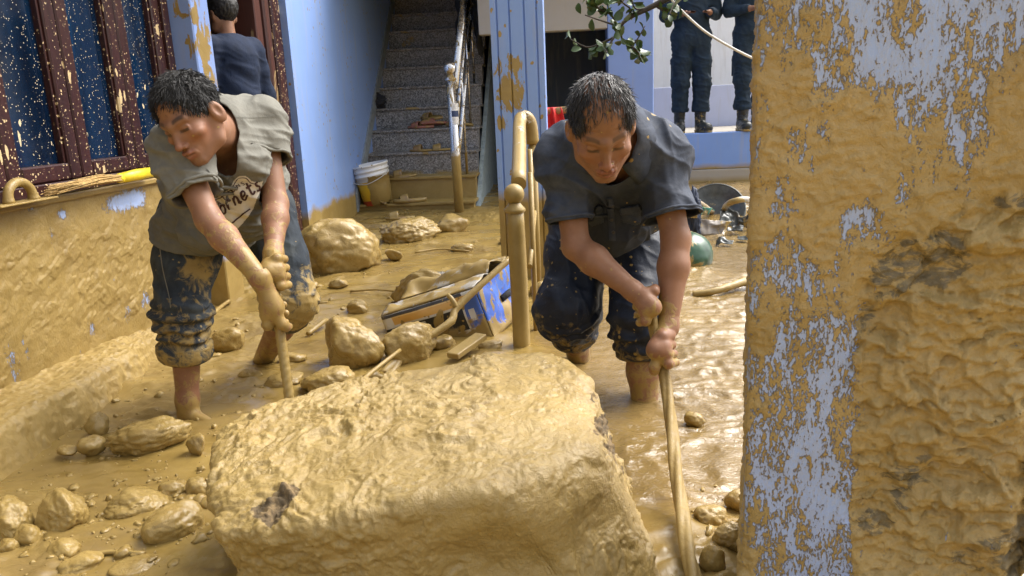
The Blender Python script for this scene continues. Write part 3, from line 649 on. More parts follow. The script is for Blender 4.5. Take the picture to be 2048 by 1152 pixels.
# ------------------------------------------------------------------ gate pillar, right foreground
def pillar():
    A = np.array([.284, 1.20]); e = unit([1.2, -.284]); b = unit([.284, 1.2]); W, Dp = .432, .36; rc = .012
    # perimeter samples: left side back->front, front, right side front->back
    nl, nf, nr = 46, 150, 90
    sl = [A + b * (Dp * (1 - k / nl)) for k in range(nl)]; sf = [A + e * (W * k / nf) for k in range(nf)]; sr = [A + e * W + b * (Dp * k / nr) for k in range(nr + 1)]
    L = np.array(sl + sf + sr); side = np.array([0] * nl + [1] * nf + [2] * (nr + 1)); S_ = np.concatenate([np.linspace(-Dp, 0, nl, False), np.linspace(0, W, nf, False), np.linspace(W, W + Dp, nr + 1)])
    nrm = np.where((side == 0)[:, None], -e, np.where((side == 1)[:, None], -b, e)); 
    # round the normals at the two front corners
    for c in (0, W):
        m = np.abs(S_ - c) < rc; f = (S_[m] - (c - rc)) / (2 * rc); n0, n1 = (-e, -b) if c == 0 else (-b, e); q = n0[None] * (1 - f)[:, None] + n1[None] * f[:, None]; nrm[m] = q / np.linalg.norm(q, axis=1)[:, None]
        corner = A + e * c; q2 = (-e if c == 0 else e) - b; L[m] -= (q2 / np.linalg.norm(q2))[None] * (rc * .35 * (1 - np.abs(S_[m] - c) / rc))[:, None]
    zs = np.concatenate([np.linspace(-.15, 1.20, 430), np.linspace(1.23, 1.9, 24)]); nz = len(zs); nS = len(L)
    P = np.zeros((nS, nz, 3)); P[..., 0] = L[:, 0][:, None]; P[..., 1] = L[:, 1][:, None]; P[..., 2] = zs[None]
    s = np.repeat(S_[:, None], nz, 1).ravel(); z = np.repeat(zs[None], nS, 0).ravel(); N3 = np.repeat(np.concatenate([nrm, np.zeros((nS, 1))], 1)[:, None], nz, 1).reshape(-1, 3)
    N = np.stack([s, z, s * 0], 1).astype(np.float32); P = P.reshape(-1, 3)
    def sz(u, v): return (u - 1503) / 537 * .372, 1.105 - v / 1152 * .954
    t = .86 + .26 * fbm(N * np.array([7, 4.5, 1], np.float32), 4, 5) + .22 * fbm(N * np.array([34, 17, 1], np.float32), 3, 65)
    for (u, v, ru, rv, a) in [(1840, 45, 190, 75, .95), (1960, 25, 90, 60, .7), (1815, 125, 95, 70, .75), (1900, 110, 70, 50, .6), (1700, 20, 60, 40, .5), (1800, 190, 60, 50, .5), (1600, 120, 60, 60, .25), (1660, 150, 40, 26, .5), (1640, 260, 70, 60, .28), (1790, 320, 90, 50, .35), (1905, 240, 30, 60, .5), (1570, 350, 70, 40, .45), (1700, 400, 34, 34, .85), (1735, 360, 30, 60, .45), (1570, 470, 40, 50, .55), (1690, 480, 30, 60, .35), (1595, 650, 60, 60, .85), (1685, 640, 42, 60, .95), (1650, 740, 60, 55, .75), (1600, 850, 90, 60, .80), (1690, 850, 60, 60, .6), (1610, 960, 120, 70, .85), (1700, 960, 60, 60, .65), (1600, 1060, 110, 60, .7), (1680, 1110, 90, 60, .8), (1560, 1130, 60, 40, .5)]:
        a0, b0 = sz(u, v); t -= .72 * a * np.exp(-((s - a0) / (ru / 537 * .372)) ** 2 - ((z - b0) / (rv / 1152 * .954)) ** 2)
    t = np.maximum(t, .40 + .16 * fbm(N * np.array([26, 12, 1], np.float32), 3, 77))
    # broken-off render, lower right: rough masonry packed with clay
    s0 = sz(1735, 0)[0]; zl = np.interp(s, [s0 - .02, s0 + .05, W * .72, W * .86, W * 1.0, W * 1.2], [.70, .76, .80, .84, .90, .90])
    wob = .018 * fbm(N * 9, 4, 27); core = sstep(-.012, .02, s - s0 + wob * .6) * sstep(-.02, .02, zl - z + wob)
    core *= np.where(s > W + .02, .9, 1); t = np.maximum(t, core * .85)
    rdg = ridge(N * np.array([20, 46, 1], np.float32) + .6 * fbm(N * 14, 3, 3)[:, None], 3, 7); F, rv_ = cells(N * 60, 8); cr = np.maximum(0, .6 - F) * sstep(.55, 1, rv_)
    pl = fbm(N * np.array([12, 26, 1], np.float32) + .8 * fbm(N * 10, 2, 33)[:, None], 3, 13); peel = sstep(.05, .22, pl) - .6 * sstep(.3, .5, pl)
    d = .0035 * np.clip(t, 0, 1.1) + (1 - core) * sstep(.42, .7, t) * (.0013 * rdg + .0026 * peel + .005 * cr + .0016 * ridge(N * np.array([55, 80, 1], np.float32) + .8 * fbm(N * 25, 2, 71)[:, None], 2, 73)) + .003 * fbm(N * 5, 3, 29)
    big = fbm(N * np.array([9, 12, 1], np.float32), 4, 41); lay = ridge(N * np.array([17, 24, 1], np.float32) + 1.1 * big[:, None], 3, 43)
    d += core * (-.009 + .012 * fbm(N * np.array([7, 9, 1], np.float32) + .5 * big[:, None], 2, 81) + .009 * sstep(.0, .10, fbm(N * np.array([11, 17, 1], np.float32) + .4 * big[:, None], 3, 83)) + .009 * big + .004 * lay + .010 * cr + .008 * sstep(.1, .3, pl) + .004 * ridge(N * np.array([40, 60, 1], np.float32) + big[:, None], 3, 75))
    # rough lit arris near the right corner, and an undercut crease beside it
    ar = np.exp(-((s - W * .875 - .012 * fbm(N * 7, 3, 51)) / .022) ** 2) * sstep(.80, .62, z); d += ar * (.008 + .010 * fbm(N * 22, 3, 53))
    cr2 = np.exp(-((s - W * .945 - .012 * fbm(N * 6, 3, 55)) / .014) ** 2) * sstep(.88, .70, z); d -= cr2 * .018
    edge = np.exp(-(s / .02) ** 2); d += edge * .004 * fbm(N * 12, 3, 57)
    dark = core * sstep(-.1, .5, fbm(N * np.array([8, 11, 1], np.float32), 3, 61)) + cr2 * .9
    P += N3 * d[:, None]; idx = np.arange(nS * nz).reshape(nS, nz); q = np.stack([idx[:-1, :-1], idx[1:, :-1], idx[1:, 1:], idx[:-1, 1:]], -1).reshape(-1, 4)
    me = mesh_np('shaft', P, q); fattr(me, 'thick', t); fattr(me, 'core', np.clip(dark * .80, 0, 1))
    root = empty('gate_pillar', (A[0] + .18, A[1] + .12, 0), label='mud smeared gate pillar with flaking blue paint, right foreground', category='pillar')
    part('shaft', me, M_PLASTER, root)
    bk = A + b * Dp; m = MB(); c4 = [A + b * .01 + e * .01, A + e * (W - .01) + b * .01, A + e * (W - .01) + b * (Dp - .002), A + b * (Dp - .002) + e * .01]
    m.poly([(p[0], p[1], -.15) for p in c4] + [(p[0], p[1], 1.895) for p in c4], [(0, 1, 2, 3), (4, 5, 6, 7), (2, 3, 7, 6)]); part('core', m.me(), M_MUD, root)
    cc = A + e * W / 2 + b * Dp / 2; Mx = Matrix.Translation((cc[0], cc[1], 1.96)) @ Matrix.Rotation(math.atan2(e[1], e[0]), 4, 'Z')
    part('cap', MB().box(-.23, .23, -.23, .23, -.058, .05, .015, 2, Mx).me(), M_BLUE, root)
pillar()
# ------------------------------------------------------------------ big boulder
def vnormals(V, Q):
    n = np.cross(V[Q[:, 2]] - V[Q[:, 0]], V[Q[:, 3]] - V[Q[:, 1]]); N = np.zeros_like(V)
    for k in range(4): np.add.at(N, Q[:, k], n)
    return N / (np.linalg.norm(N, axis=1)[:, None] + 1e-12)
def boulder():
    pts = [at(1040, 692, 1.86), at(1125, 712, 1.84), at(1172, 752, 1.74), at(1205, 905, 1.38), at(985, 975, 1.20), at(820, 1000, 1.18), at(640, 1040, 1.16), at(440, 1085, 1.16), at(418, 905, 1.42), at(450, 838, 1.60), at(600, 782, 1.74), at(720, 768, 1.80), at(900, 722, 1.85)]
    low = [(-.74, 1.50, -.12), (-.66, 1.22, -.12), (-.30, 1.24, -.14), (.14, 1.22, -.12), (.215, 1.34, -.12), (.17, 1.56, -.12), (.05, 1.80, -.12), (-.14, 1.92, -.12), (-.60, 1.82, -.12)]
    bm = bmesh.new(); [bm.verts.new([float(c) for c in p]) for p in pts + low]; bmesh.ops.convex_hull(bm, input=bm.verts[:]); bm.normal_update()
    planes = [(np.array(f.normal), np.array(f.verts[0].co)) for f in bm.faces]; bm.free()
    F = SDF((-.90, 1.06, -.13), (.28, 2.0, .46), .0036); sl, P = F._sl(F.lo, F.lo + F.n * F.h); kk = 85.0
    acc = np.zeros(P.shape[:3], np.float32); uniq = []
    for n, p in planes:
        if any(n @ m > .995 and abs((p - q) @ n) < .01 for m, q in uniq): continue
        uniq.append((n, p))
    for n, p in uniq: acc += np.exp(np.clip(((P - p.astype(np.float32)) @ n.astype(np.float32)) * kk, -30, 30))
    F.d = (np.log(acc) / kk).astype(np.float32) - .004
    V, Q = surf_nets(F.d, F.lo, F.h); N = vnormals(V, Q); p = V.astype(np.float32)
    w = p + .05 * np.stack([fbm(p * 5, 3, 1), fbm(p * 5, 3, 2), fbm(p * 5, 3, 3)], 1)
    top = sstep(.2, .7, N[:, 2]); d = .006 * fbm(p * 5.0, 3, 4)
    # notch: the front lip overhangs an undercut
    d += -.040 * (1 - top) * sstep(.27, .15, p[:, 2]) * sstep(.20, .02, p[:, 0]) * sstep(1.5, 1.25, p[:, 1]) * (.8 + .5 * vnoise(p * 6, 6))
    lay = fbm(w * np.array([16, 11, 16], np.float32), 4, 7); peel = sstep(.02, .07, lay) * .0045 + sstep(.35, .40, lay) * .004 + sstep(-.32, -.27, lay) * .004
    big = fbm(w * 8.5, 3, 8); drip = ridge(w * np.array([26, 15, 20], np.float32), 3, 9)
    Fc, rv = cells(w * 34, 10); crumb = np.maximum(0, .62 - Fc) * sstep(.62, 1, rv); F2, rv2 = cells(w * 75, 12); crumb2 = np.maximum(0, .6 - F2) * sstep(.55, 1, rv2)
    rough = sstep(-.25, .5, fbm(p * 3.4, 3, 14)) * .8 + .2
    d += peel * (.25 + .75 * rough) + .0014 * drip * rough + .014 * crumb * rough + .0065 * crumb2 * (.4 + rough) + .002 * big + .0026 * fbm(w * 60, 3, 16) * rough + .0022 * ridge(w * np.array([50, 34, 50], np.float32), 2, 18) * rough
    V2 = V + N * d[:, None]; bare = np.zeros(len(V))
    uv = px_of(V)      # where on the stone the bare spots sit, measured in the photo
    for (u, v, ru, rv, a) in [(540, 1035, 34, 26, 1.0), (572, 1000, 24, 22, .9), (590, 985, 14, 12, .7), (1200, 850, 16, 24, .9), (1225, 890, 16, 26, .95), (1250, 930, 18, 26, 1.0), (1272, 968, 16, 24, 1.0), (1290, 1000, 10, 20, .8), (1180, 800, 10, 20, .6), (1320, 1090, 14, 30, .55), (1095, 735, 22, 10, .55), (1110, 800, 16, 12, .4), (990, 870, 14, 8, .4)]: bare += a * np.exp(-((uv[:, 0] - u) / ru) ** 2 - ((uv[:, 1] - v) / rv) ** 2)
    V2 += N * (bare * (.010 * fbm(p * 70, 3, 19) - .006))[:, None]
    me = mesh_np('boulder', V2, Q); fattr(me, 'bare', np.clip(bare, 0, 1))
    link('boulder', me, M_BOULDER, label='huge clay plastered boulder in the foreground between both stooping men', category='boulder')
boulder()

# ------------------------------------------------------------------ rocks
def ico(sub):
    b = bmesh.new(); bmesh.ops.create_icosphere(b, subdivisions=sub, radius=1.0); V = np.array([v.co[:] for v in b.verts]); T = np.array([[v.index for v in f.verts] for f in b.faces]); b.free(); return V, T
ICO = {k: ico(k) for k in (3, 4, 5)}
def rock_mesh(rx, ry, rz, seed, sub=4, angular=.6, nscale=1.0):
    rng = np.random.default_rng(seed); D, T = ICO[sub]; np_ = 13; m = rng.normal(size=(np_, 3)); m /= np.linalg.norm(m, axis=1)[:, None]; off = rng.uniform(.62, .95, np_)
    r = np.ones(len(D)) * 0; kk = 9.0; acc = np.exp(-kk * 1.1) * np.ones(len(D))
    for a, o in zip(m, off):
        c = D @ a; v = o / np.maximum(c, .12); acc += np.exp(-kk * np.minimum(v, 3))
    r = -np.log(acc) / kk; r = r / r.max(); angular = min(1.0, angular + .15); r = angular * r + (1 - angular) * (.86 + .10 * vnoise(D * 1.5, seed))
    p = (D * r[:, None]).astype(np.float32); r2 = .07 * fbm(p * 2.3 + seed, 4, seed) + .030 * fbm(p * 8, 3, seed + 3) * nscale + .02 * nscale * ridge(p * 12, 2, seed + 5)
    if sub >= 5:
        F, rv = cells(p * 13, seed); r2 += .05 * np.maximum(0, .6 - F) * sstep(.6, 1, rv) * nscale
    P = D * (r + r2)[:, None] * np.array([rx, ry, rz]); a = rng.uniform(-.5, .5); R = np.array([[math.cos(a), -math.sin(a), 0], [math.sin(a), math.cos(a), 0], [0, 0, 1]]); return P @ R.T, T
def rock(u0, v0, u1, v1, label, seed, name='rock', angular=.6, sub=4, mat=None, tilt=(0, 0), deep=.75, ns=1.0, group=None, zoff=0.0):
    uc = (u0 + u1) / 2; z = float(zbase(gnd(uc, v1)[1])); p = gnd(uc, v1 - 2, z); z = float(zbase(p[1])); p = gnd(uc, v1 - 2, z + .004)
    dist = float(np.linalg.norm(p - np.array([0, 0, CAMH]))); sc = FPX / dist * 1.02; rx = (u1 - u0) / 2 / sc; ry = rx * deep; ph = math.asin((CAMH - z) / dist)
    h = max(((v1 - v0) / sc - 1.15 * ry * math.sin(ph)) / math.cos(ph), .30 * rx); rz = h * .66
    V, T = rock_mesh(rx * 1.2, ry * 1.2, rz * 1.17, seed, sub, angular, ns); ax, ay = tilt
    Rm = np.array(Matrix.Rotation(ax, 3, 'X') @ Matrix.Rotation(ay, 3, 'Y')); V = V @ Rm.T; d = p.copy(); d[1] += ry * .85; d[0] += ry * .85 * p[0] / p[1]
    zc = z + zoff + h - rz * 1.04
    o = link(name, mesh_np(name, V, None, T), mat or M_ROCK, label=label, category='rock', group=group); o.location = (float(d[0]), float(d[1]), float(zc)); return o
RK = [
 (722, 738, 770, 768, 'small stone wedged between the domed rock and branch foot', dict(angular=0.8)),
 (690, 596, 742, 628, 'half sunk flat stone just above the peaked rock', dict(angular=0.6)),
 (480, 738, 528, 762, 'low stone in front of the far bare leg', dict(angular=0.5)),
 (860, 664, 918, 700, 'muddy stone lying against the lower edge of the box', dict(angular=0.8)),
 (960, 676, 1012, 700, 'stone at the foot of the ball topped railing post', dict(angular=0.7)),
 (560, 700, 612, 728, 'small angular stone right of the far bare leg', dict(angular=0.9)),
 (1000, 470, 1030, 490, 'stone chip close to the fluted column', dict(angular=0.9)),
 (905, 486, 950, 506, 'flat stone in the mud in front of the rail post base', dict(angular=0.5)),
 (655, 556, 700, 578, 'low stone between the large rock and the peaked rock', dict(angular=0.6)),
 (440, 900, 470, 915, 'sliver of stone touching the boulder flank', dict(angular=0.9)),

 (598, 428, 764, 546, 'large rounded muddy rock left of the stairs, below the bucket', dict(sub=5, angular=.45, deep=.7)),
 (758, 432, 872, 484, 'low lumpy mud covered mound at the foot of the stairs', dict(sub=5, angular=.25, ns=1.8)),
 (870, 427, 936, 466, 'small muddy rock beside the base of the stair rail post', dict(angular=.7)),
 (786, 536, 902, 610, 'angular muddy slab behind the printed cardboard box', dict(sub=5, angular=.85, deep=.5)),
 (638, 626, 772, 742, 'peaked muddy rock behind the iron bar, left of the branch', dict(sub=5, angular=.8)),
 (757, 640, 876, 728, 'muddy rock lying under the bare branch and the box', dict(sub=5, angular=.7)),
 (604, 730, 722, 792, 'domed muddy rock against the far edge of the boulder', dict(sub=5, angular=.5)),
 (535, 745, 612, 776, 'thin flat stone crossed by the iron bar', dict(angular=.6)),
 (224, 838, 380, 902, 'flat pebbly rock in the mud below the bare shin', dict(sub=5, angular=.55, deep=.55, ns=1.5)),
 (172, 828, 216, 868, 'small rounded stone near the foot of the muddy bank', dict()),
 (163, 872, 206, 906, 'small pointed stone in front of the rounded stone by the bank', dict(angular=.8)),
 (114, 894, 151, 912, 'tiny flat stone closest to the muddy bank', dict()),
 (88, 992, 184, 1072, 'sharp cornered muddy rock near the lower left corner', dict(sub=5, angular=.95)),
 (-14, 1006, 74, 1078, 'smooth rounded rock cut by the left picture edge', dict(sub=5, angular=.25)),
 (214, 984, 328, 1044, 'broad flat muddy slab between the sharp rock and the boulder', dict(sub=5, angular=.9, deep=.8)),
 (294, 1016, 408, 1092, 'smooth egg shaped muddy rock beside the boulder', dict(sub=5, angular=.2, ns=.5)),
 (322, 962, 384, 1000, 'thin broken stone flake above the broad flat slab', dict(angular=.9)),
 (372, 955, 424, 1004, 'wedge of stone touching the left side of the boulder', dict(angular=.9)),
 (38, 1058, 88, 1096, 'pebble in front of the smooth rounded rock', dict()),
 (2, 1080, 38, 1108, 'small pebble at the left edge of the picture', dict()),
 (374, 868, 414, 908, 'blocky stone half sunk beside the boulder and flat pebbly rock', dict(angular=.85)),
 (428, 652, 494, 700, 'dark rounded stone beside the far bare leg', dict(angular=.3)),
 (100, 1085, 160, 1122, 'squat pebble below the sharp cornered rock', dict()),
 (130, 1112, 210, 1150, 'flat chip of stone at the lower left bottom edge', dict(angular=.9)),
 (230, 1096, 270, 1120, 'small lump of stone below the egg shaped rock', dict()),
 (240, 1122, 320, 1152, 'long low stone at the bottom edge left of the boulder', dict(angular=.7)),
 (1432, 1048, 1506, 1104, 'muddy rock at the foot of the gate pillar', dict(sub=5, angular=.4)),
 (1388, 1012, 1452, 1056, 'clod like stone between the rope and gate pillar', dict(angular=.4, ns=1.8)),
 (1400, 1094, 1448, 1146, 'small wet stone nearest the lower end of the rope', dict(angular=.5)),
 (1452, 980, 1506, 1020, 'stone tucked behind the muddy rock at the pillar', dict(angular=.5)),
 (1368, 822, 1408, 852, 'little stone breaking the brown water right of the rope', dict(angular=.4)),
 (694, 492, 726, 516, 'small stone in the mud in front of the large rounded rock', dict()),
 (600, 560, 640, 580, 'flat pebble beside the standing man\'s far knee', dict()),
 (770, 496, 806, 520, 'stone chip midway between the large rock and the slab', dict(angular=.9)),
 (1060, 560, 1100, 596, 'muddy stone at the foot of the fluted column', dict(angular=.4)),
]
for i, (a, b, c, d, lab, kw) in enumerate(RK): rock(a, b, c, d, lab, 100 + i, group='rocks lying in the mud', **kw)
def mat_chip():
    n = NB('broken_granite'); a = n.xyz(n.voro(140, o='Color'))[0]; return n.done(n.ramp(a, [(.2, (.06, .055, .05)), (.6, (.30, .28, .25)), (.9, (.52, .49, .44))]), .7)
rock(858, 530, 902, 586, 'speckled grey stone chip poking out behind the muddy slab', 333, angular=1.0, mat=mat_chip(), deep=.4, group='rocks lying in the mud')
# loose clods, flakes and grit: too many to count
def clods():
    rng = np.random.default_rng(5); VV, TT = [], []; base = 0; D, T = ICO[3]
    b = bmesh.new(); bmesh.ops.create_icosphere(b, subdivisions=2, radius=1.0); D = np.array([v.co[:] for v in b.verts]); T = np.array([[v.index for v in f.verts] for f in b.faces]); b.free()
    spots = []
    for k in range(900):
        z = rng.random()
        if z < .30: u, v = rng.normal(210, 150), rng.normal(1050, 70)
        elif z < .42: u, v = rng.normal(380, 60), rng.normal(985, 25)
        elif z < .46: u, v = rng.normal(1430, 40), rng.normal(1040, 60)
        elif z < .70: u, v = rng.uniform(200, 700), rng.uniform(620, 960)
        elif z < .85: u, v = rng.uniform(560, 1010), rng.uniform(450, 760)
        else: u, v = rng.uniform(60, 320), 960 - .72 * (rng.uniform(60, 320) - 0) + rng.normal(0, 25)
        if v < 440 or v > 1180: continue
        p = gnd(u, v, .01)
        if p[0] < -1.72 or (abs(p[0] + .3) < .55 and 1.15 < p[1] < 1.9): continue
        spots.append((p[0], p[1], abs(rng.normal(0, 1)) ** 1.6 * .0035 + .0018))
    A = np.array(spots); zz = ground_z(A[:, 0], A[:, 1])
    for (x, y, r), z in zip(A, zz):
        s = rng.uniform(.6, 1.5, 3) * r; s[2] *= rng.uniform(.4, .9); a = rng.uniform(0, 6.3); ca, sa = math.cos(a), math.sin(a)
        q = D * (1 + .7 * (rng.random(len(D)) - .5))[:, None] * s; q = np.stack([q[:, 0] * ca - q[:, 1] * sa, q[:, 0] * sa + q[:, 1] * ca, q[:, 2]], 1) + np.array([x, y, z + s[2] * .05]); VV.append(q); TT.append(T + base); base += len(D)
    link('mud_clods', mesh_np('mud_clods', np.concatenate(VV), None, np.concatenate(TT)), M_ROCK, kind='stuff', label='scattered small clods and grit on the mud', category='clods')
clods()

# ------------------------------------------------------------------ sticks, branch, plank
def stick(name, pts, r0, r1, label, cat, mat=M_WOOD, n=14, wob=.10, extra=None):
    P = spline(pts, n); rs = [r0 + (r1 - r0) * i / (n - 1) for i in range(n)]; m = MB().tube(P, rs, 9, True, wob)
    if extra:
        for q, a, b in extra: m.tube(spline(q, 6), [a + (b - a) * i / 5 for i in range(6)], 7, True, wob)
    return link(name, m.me(), mat, label=label, category=cat)
M_STICK = mat_mud('clay_coated_stick', 2.2, .5, .006)
stick('branch', [at(1022, 516, 3.20), at(960, 572, 3.08), at(912, 618, 3.0), at(900, 645, 2.95), at(830, 690, 2.85), at(795, 720, 2.78), at(765, 752, 2.70)], .013, .021, 'long bare muddy branch leaning across the printed box', 'branch', M_STICK, 26, .12, [([at(912, 616, 3.0), at(905, 600, 3.0), at(896, 590, 3.02)], .013, .009), ([at(800, 716, 2.79), at(785, 745, 2.72), at(770, 748, 2.68)], .017, .013)])
g = lambda u, v, dz=0.01: gnd(u, v, float(zbase(gnd(u, v)[1])) + dz)
stick('stick', [g(615, 668), g(632, 655, .02), g(652, 640, .025)], .010, .012, 'short broken stick behind the peaked muddy rock', 'stick', M_STICK, 8)
stick('stick', [g(400, 655), g(440, 615, .02), g(478, 588, .015)], .012, .009, 'muddy stick between the legs of the man in grey', 'stick', M_STICK, 8)
stick('stick', [g(700, 583), g(745, 579, .015), g(800, 583)], .007, .005, 'thin twig lying flat in the mud before the slab', 'stick', M_STICK, 8)
stick('stick', [g(640, 812), g(660, 770, .03), g(700, 756, .03)], .003, .002, 'wiry twig beside the iron bar', 'stick', M_STICK, 8)
stick('stick', [g(690, 800, .05), g(735, 752, .06), g(800, 700, .08)], .010, .007, 'splintered stick running under the branch foot', 'stick', M_STICK, 10)
stick('stick', [g(560, 622), g(600, 610, .015), g(655, 604)], .006, .004, 'thin twig left of the low stone between rocks', 'stick', M_STICK, 8)
stick('stick', [g(860, 612, .02), g(880, 626, .02), g(905, 634)], .008, .006, 'twig in front of the angular slab', 'stick', M_STICK, 8)
stick('stick', [g(830, 505), g(880, 498, .012), g(940, 503)], .006, .005, 'twig lying flat near the foot of the stairs', 'stick', M_STICK, 8)
stick('stick', [g(180, 1110), g(225, 1104, .012), g(290, 1108)], .005, .006, 'mud coated twig near the lower left bottom edge', 'stick', M_STICK, 8)
m = MB(); a = at(905, 712, 2.78); b_ = at(962, 672, 2.95); c_ = unit(b_ - a); Mx = Matrix.Translation(Vector(((a + b_) / 2).tolist())) @ Vector(c_.tolist()).to_track_quat('X', 'Z').to_matrix().to_4x4()
link('plank', m.box(-.10, .10, -.028, .028, -.012, .012, .003, 1, Mx).me(), M_STICK, label='short sawn wooden plank end in front of the box', category='plank')

# ------------------------------------------------------------------ crushed printed box
def carton():
    A, B, C = at(763, 634, 3.16), at(948, 577, 3.12), at(1018, 512, 3.42); dn = at(992, 690, 3.10) - B; ex, ey = B - A, C - B
    n = NB('printed_carton_front'); u, v = n.attr('bu'), n.attr('bv'); p = n.geo()
    def rect(a, b, c, d): return n.ma('MULTIPLY', n.ma('MULTIPLY', n.ma('GREATER_THAN', u, a), n.ma('LESS_THAN', u, b)), n.ma('MULTIPLY', n.ma('GREATER_THAN', v, c), n.ma('LESS_THAN', v, d)))
    col = (.58, .56, .52); col = n.mix(rect(.0, .86, .0, .055), col, (.05, .05, .055)); col = n.mix(rect(.10, .90, .055, .20), col, (.62, .36, .10)); col = n.mix(rect(.11, .80, .06, .075), col, (.70, .52, .25))
    col = n.mix(rect(.0, .82, .24, .62), col, (.012, .013, .016))
    txt = n.ma('MULTIPLY', n.ma('GREATER_THAN', n.noise(1, 2, .5, 0, n.mapv(None, (1, 1, 1))), 2.0), 1.0)
    for k in range(5): col = n.mix(rect(.10 + .07 * k, .145 + .07 * k, .27, .33), col, (.60, .60, .58))
    for k in range(6): col = n.mix(rect(.14 + .05 * k, .17 + .05 * k, .37, .39 + .02 * (k % 3)), col, (.45, .45, .46))
    col = n.mix(rect(.84, 1.0, .10, .62), col, (.055, .13, .50)); col = n.mix(rect(.87, .93, .3, .5), col, (.62, .62, .62))
    edge = n.ma('ADD', v, n.ma('MULTIPLY', n.ma('SUBTRACT', n.noise(7, 5, .6, .6, p), .5), 1.1)); m_ = n.mr(edge, .52, .60); m_ = mx(n, m_, spatter(n, 60, .25, .55)); m_ = mx(n, m_, n.mr(n.noise(12, 5, .65, .8, n.mapv(p, (1, 1, .3))), .60, .63))
    m_ = mx(n, m_, spatter(n, 26, .3, .5, stretch=.5)); Mf = over_mud(n, col, .35, m_, hs=.3)
    n = NB('printed_carton_end'); p = n.geo(); v = n.attr('bv'); u = n.attr('bu'); col = n.mix(n.mr(n.noise(9, 3, .5, .4, p), .52, .54), (.035, .11, .50), (.06, .17, .62))
    m_ = n.mr(n.ma('ADD', v, n.ma('MULTIPLY', n.ma('SUBTRACT', n.noise(9, 5, .65, .8, p), .5), 1.5)), .62, .68); m_ = mx(n, m_, n.mr(n.noise(11, 5, .65, 1.0, n.mapv(p, (1, 1, .4))), .52, .55))
    Me = over_mud(n, col, .35, m_, hs=.3)
    Mt = mat_simple('carton_flap_dirty', (.36, .33, .28), .55, var=.3, mud=(.43, 9))
    root = empty('cardboard_box', A, label='crushed black and blue printed cardboard box half buried in mud', category='box')
    def face(o, a, b, nu, nv, name, mat, amp=.010, th=.004):
        nn = unit(np.cross(a, b)); U, Vv = np.meshgrid(np.linspace(0, 1, nu), np.linspace(0, 1, nv), indexing='ij'); U = U.ravel(); Vv = Vv.ravel()
        P = o + U[:, None] * a + Vv[:, None] * b; d = 2.2 * amp * fbm(P * 7, 3, 4) * np.sin(np.pi * np.clip(U, 0, 1)) ; P = P + nn * d[:, None]; k = nu * nv
        idx = np.arange(k).reshape(nu, nv); q = np.stack([idx[:-1, :-1], idx[1:, :-1], idx[1:, 1:], idx[:-1, 1:]], -1).reshape(-1, 4); q2 = q[:, ::-1] + k; rim = []
        loop = list(idx[:, 0]) + list(idx[-1, 1:]) + list(idx[::-1, -1][1:]) + list(idx[0, ::-1][1:-1])
        for i in range(len(loop)): a_, b__ = loop[i], loop[(i + 1) % len(loop)]; rim.append((b__, a_, a_ + k, b__ + k))
        me = mesh_np(name, np.concatenate([P, P - nn * th]), np.concatenate([q, q2, rim])); fattr(me, 'bu', np.concatenate([U, U])); fattr(me, 'bv', np.concatenate([Vv, Vv])); return part(name, me, mat, root)
    face(A, ex, dn, 30, 20, 'front_panel', Mf); face(B + ex * .004, ey, dn * .92, 22, 18, 'end_panel', Me); face(C, -ex, dn * .9, 12, 10, 'back_panel', Mt); face(A + ey, -ey, dn, 12, 10, 'end_panel', Mt)
    face(A - dn * .012, ey * .40, ex, 14, 30, 'top_flap', Mt, .012); face(A + ey * .45 - dn * .02, ey * .52, ex * .98, 14, 30, 'top_flap', Mt, .02)
    hc = B + ey * .62 + dn * .50; part('handle_hole', MB().tube([hc - ey * .16 - dn * .02 + np.cross(ey, dn) * 0, hc + ey * .05, hc + ey * .16 + dn * .02], .016, 10).me(), M_BLACK, root)
carton()
def flat_sheet(name, pts, mat, label, cat, amp=.02, th=.003, n=26, fold=6.0, seed=1):
    A, B, C, D_ = [np.asarray(p, float) for p in pts]
    def f(U, V): return (A * (1 - U)[:, None] + B * U[:, None]) * (1 - V)[:, None] + (D_ * (1 - U)[:, None] + C * U[:, None]) * V[:, None]
    U, V = np.meshgrid(np.linspace(0, 1, n), np.linspace(0, 1, n), indexing='ij'); P = f(U.ravel(), V.ravel()); nn = unit(np.cross(B - A, D_ - A))
    P = P + nn * (amp * ridge(P * fold, 3, seed) + amp * .8 * fbm(P * fold * .7, 2, seed + 3))[:, None] + .3 * amp * np.stack([fbm(P * 9, 2, seed + 7), fbm(P * 9, 2, seed + 8), fbm(P * 9, 2, seed + 9)], 1)
    k = n * n; idx = np.arange(k).reshape(n, n); q = np.stack([idx[:-1, :-1], idx[1:, :-1], idx[1:, 1:], idx[:-1, 1:]], -1).reshape(-1, 4); loop = list(idx[:, 0]) + list(idx[-1, 1:]) + list(idx[::-1, -1][1:]) + list(idx[0, ::-1][1:-1])
    rim = [(loop[(i + 1) % len(loop)], loop[i], loop[i] + k, loop[(i + 1) % len(loop)] + k) for i in range(len(loop))]
    return link(name, mesh_np(name, np.concatenate([P, P - nn * th]), np.concatenate([q, q[:, ::-1] + k, rim])), mat, label=label, category=cat)

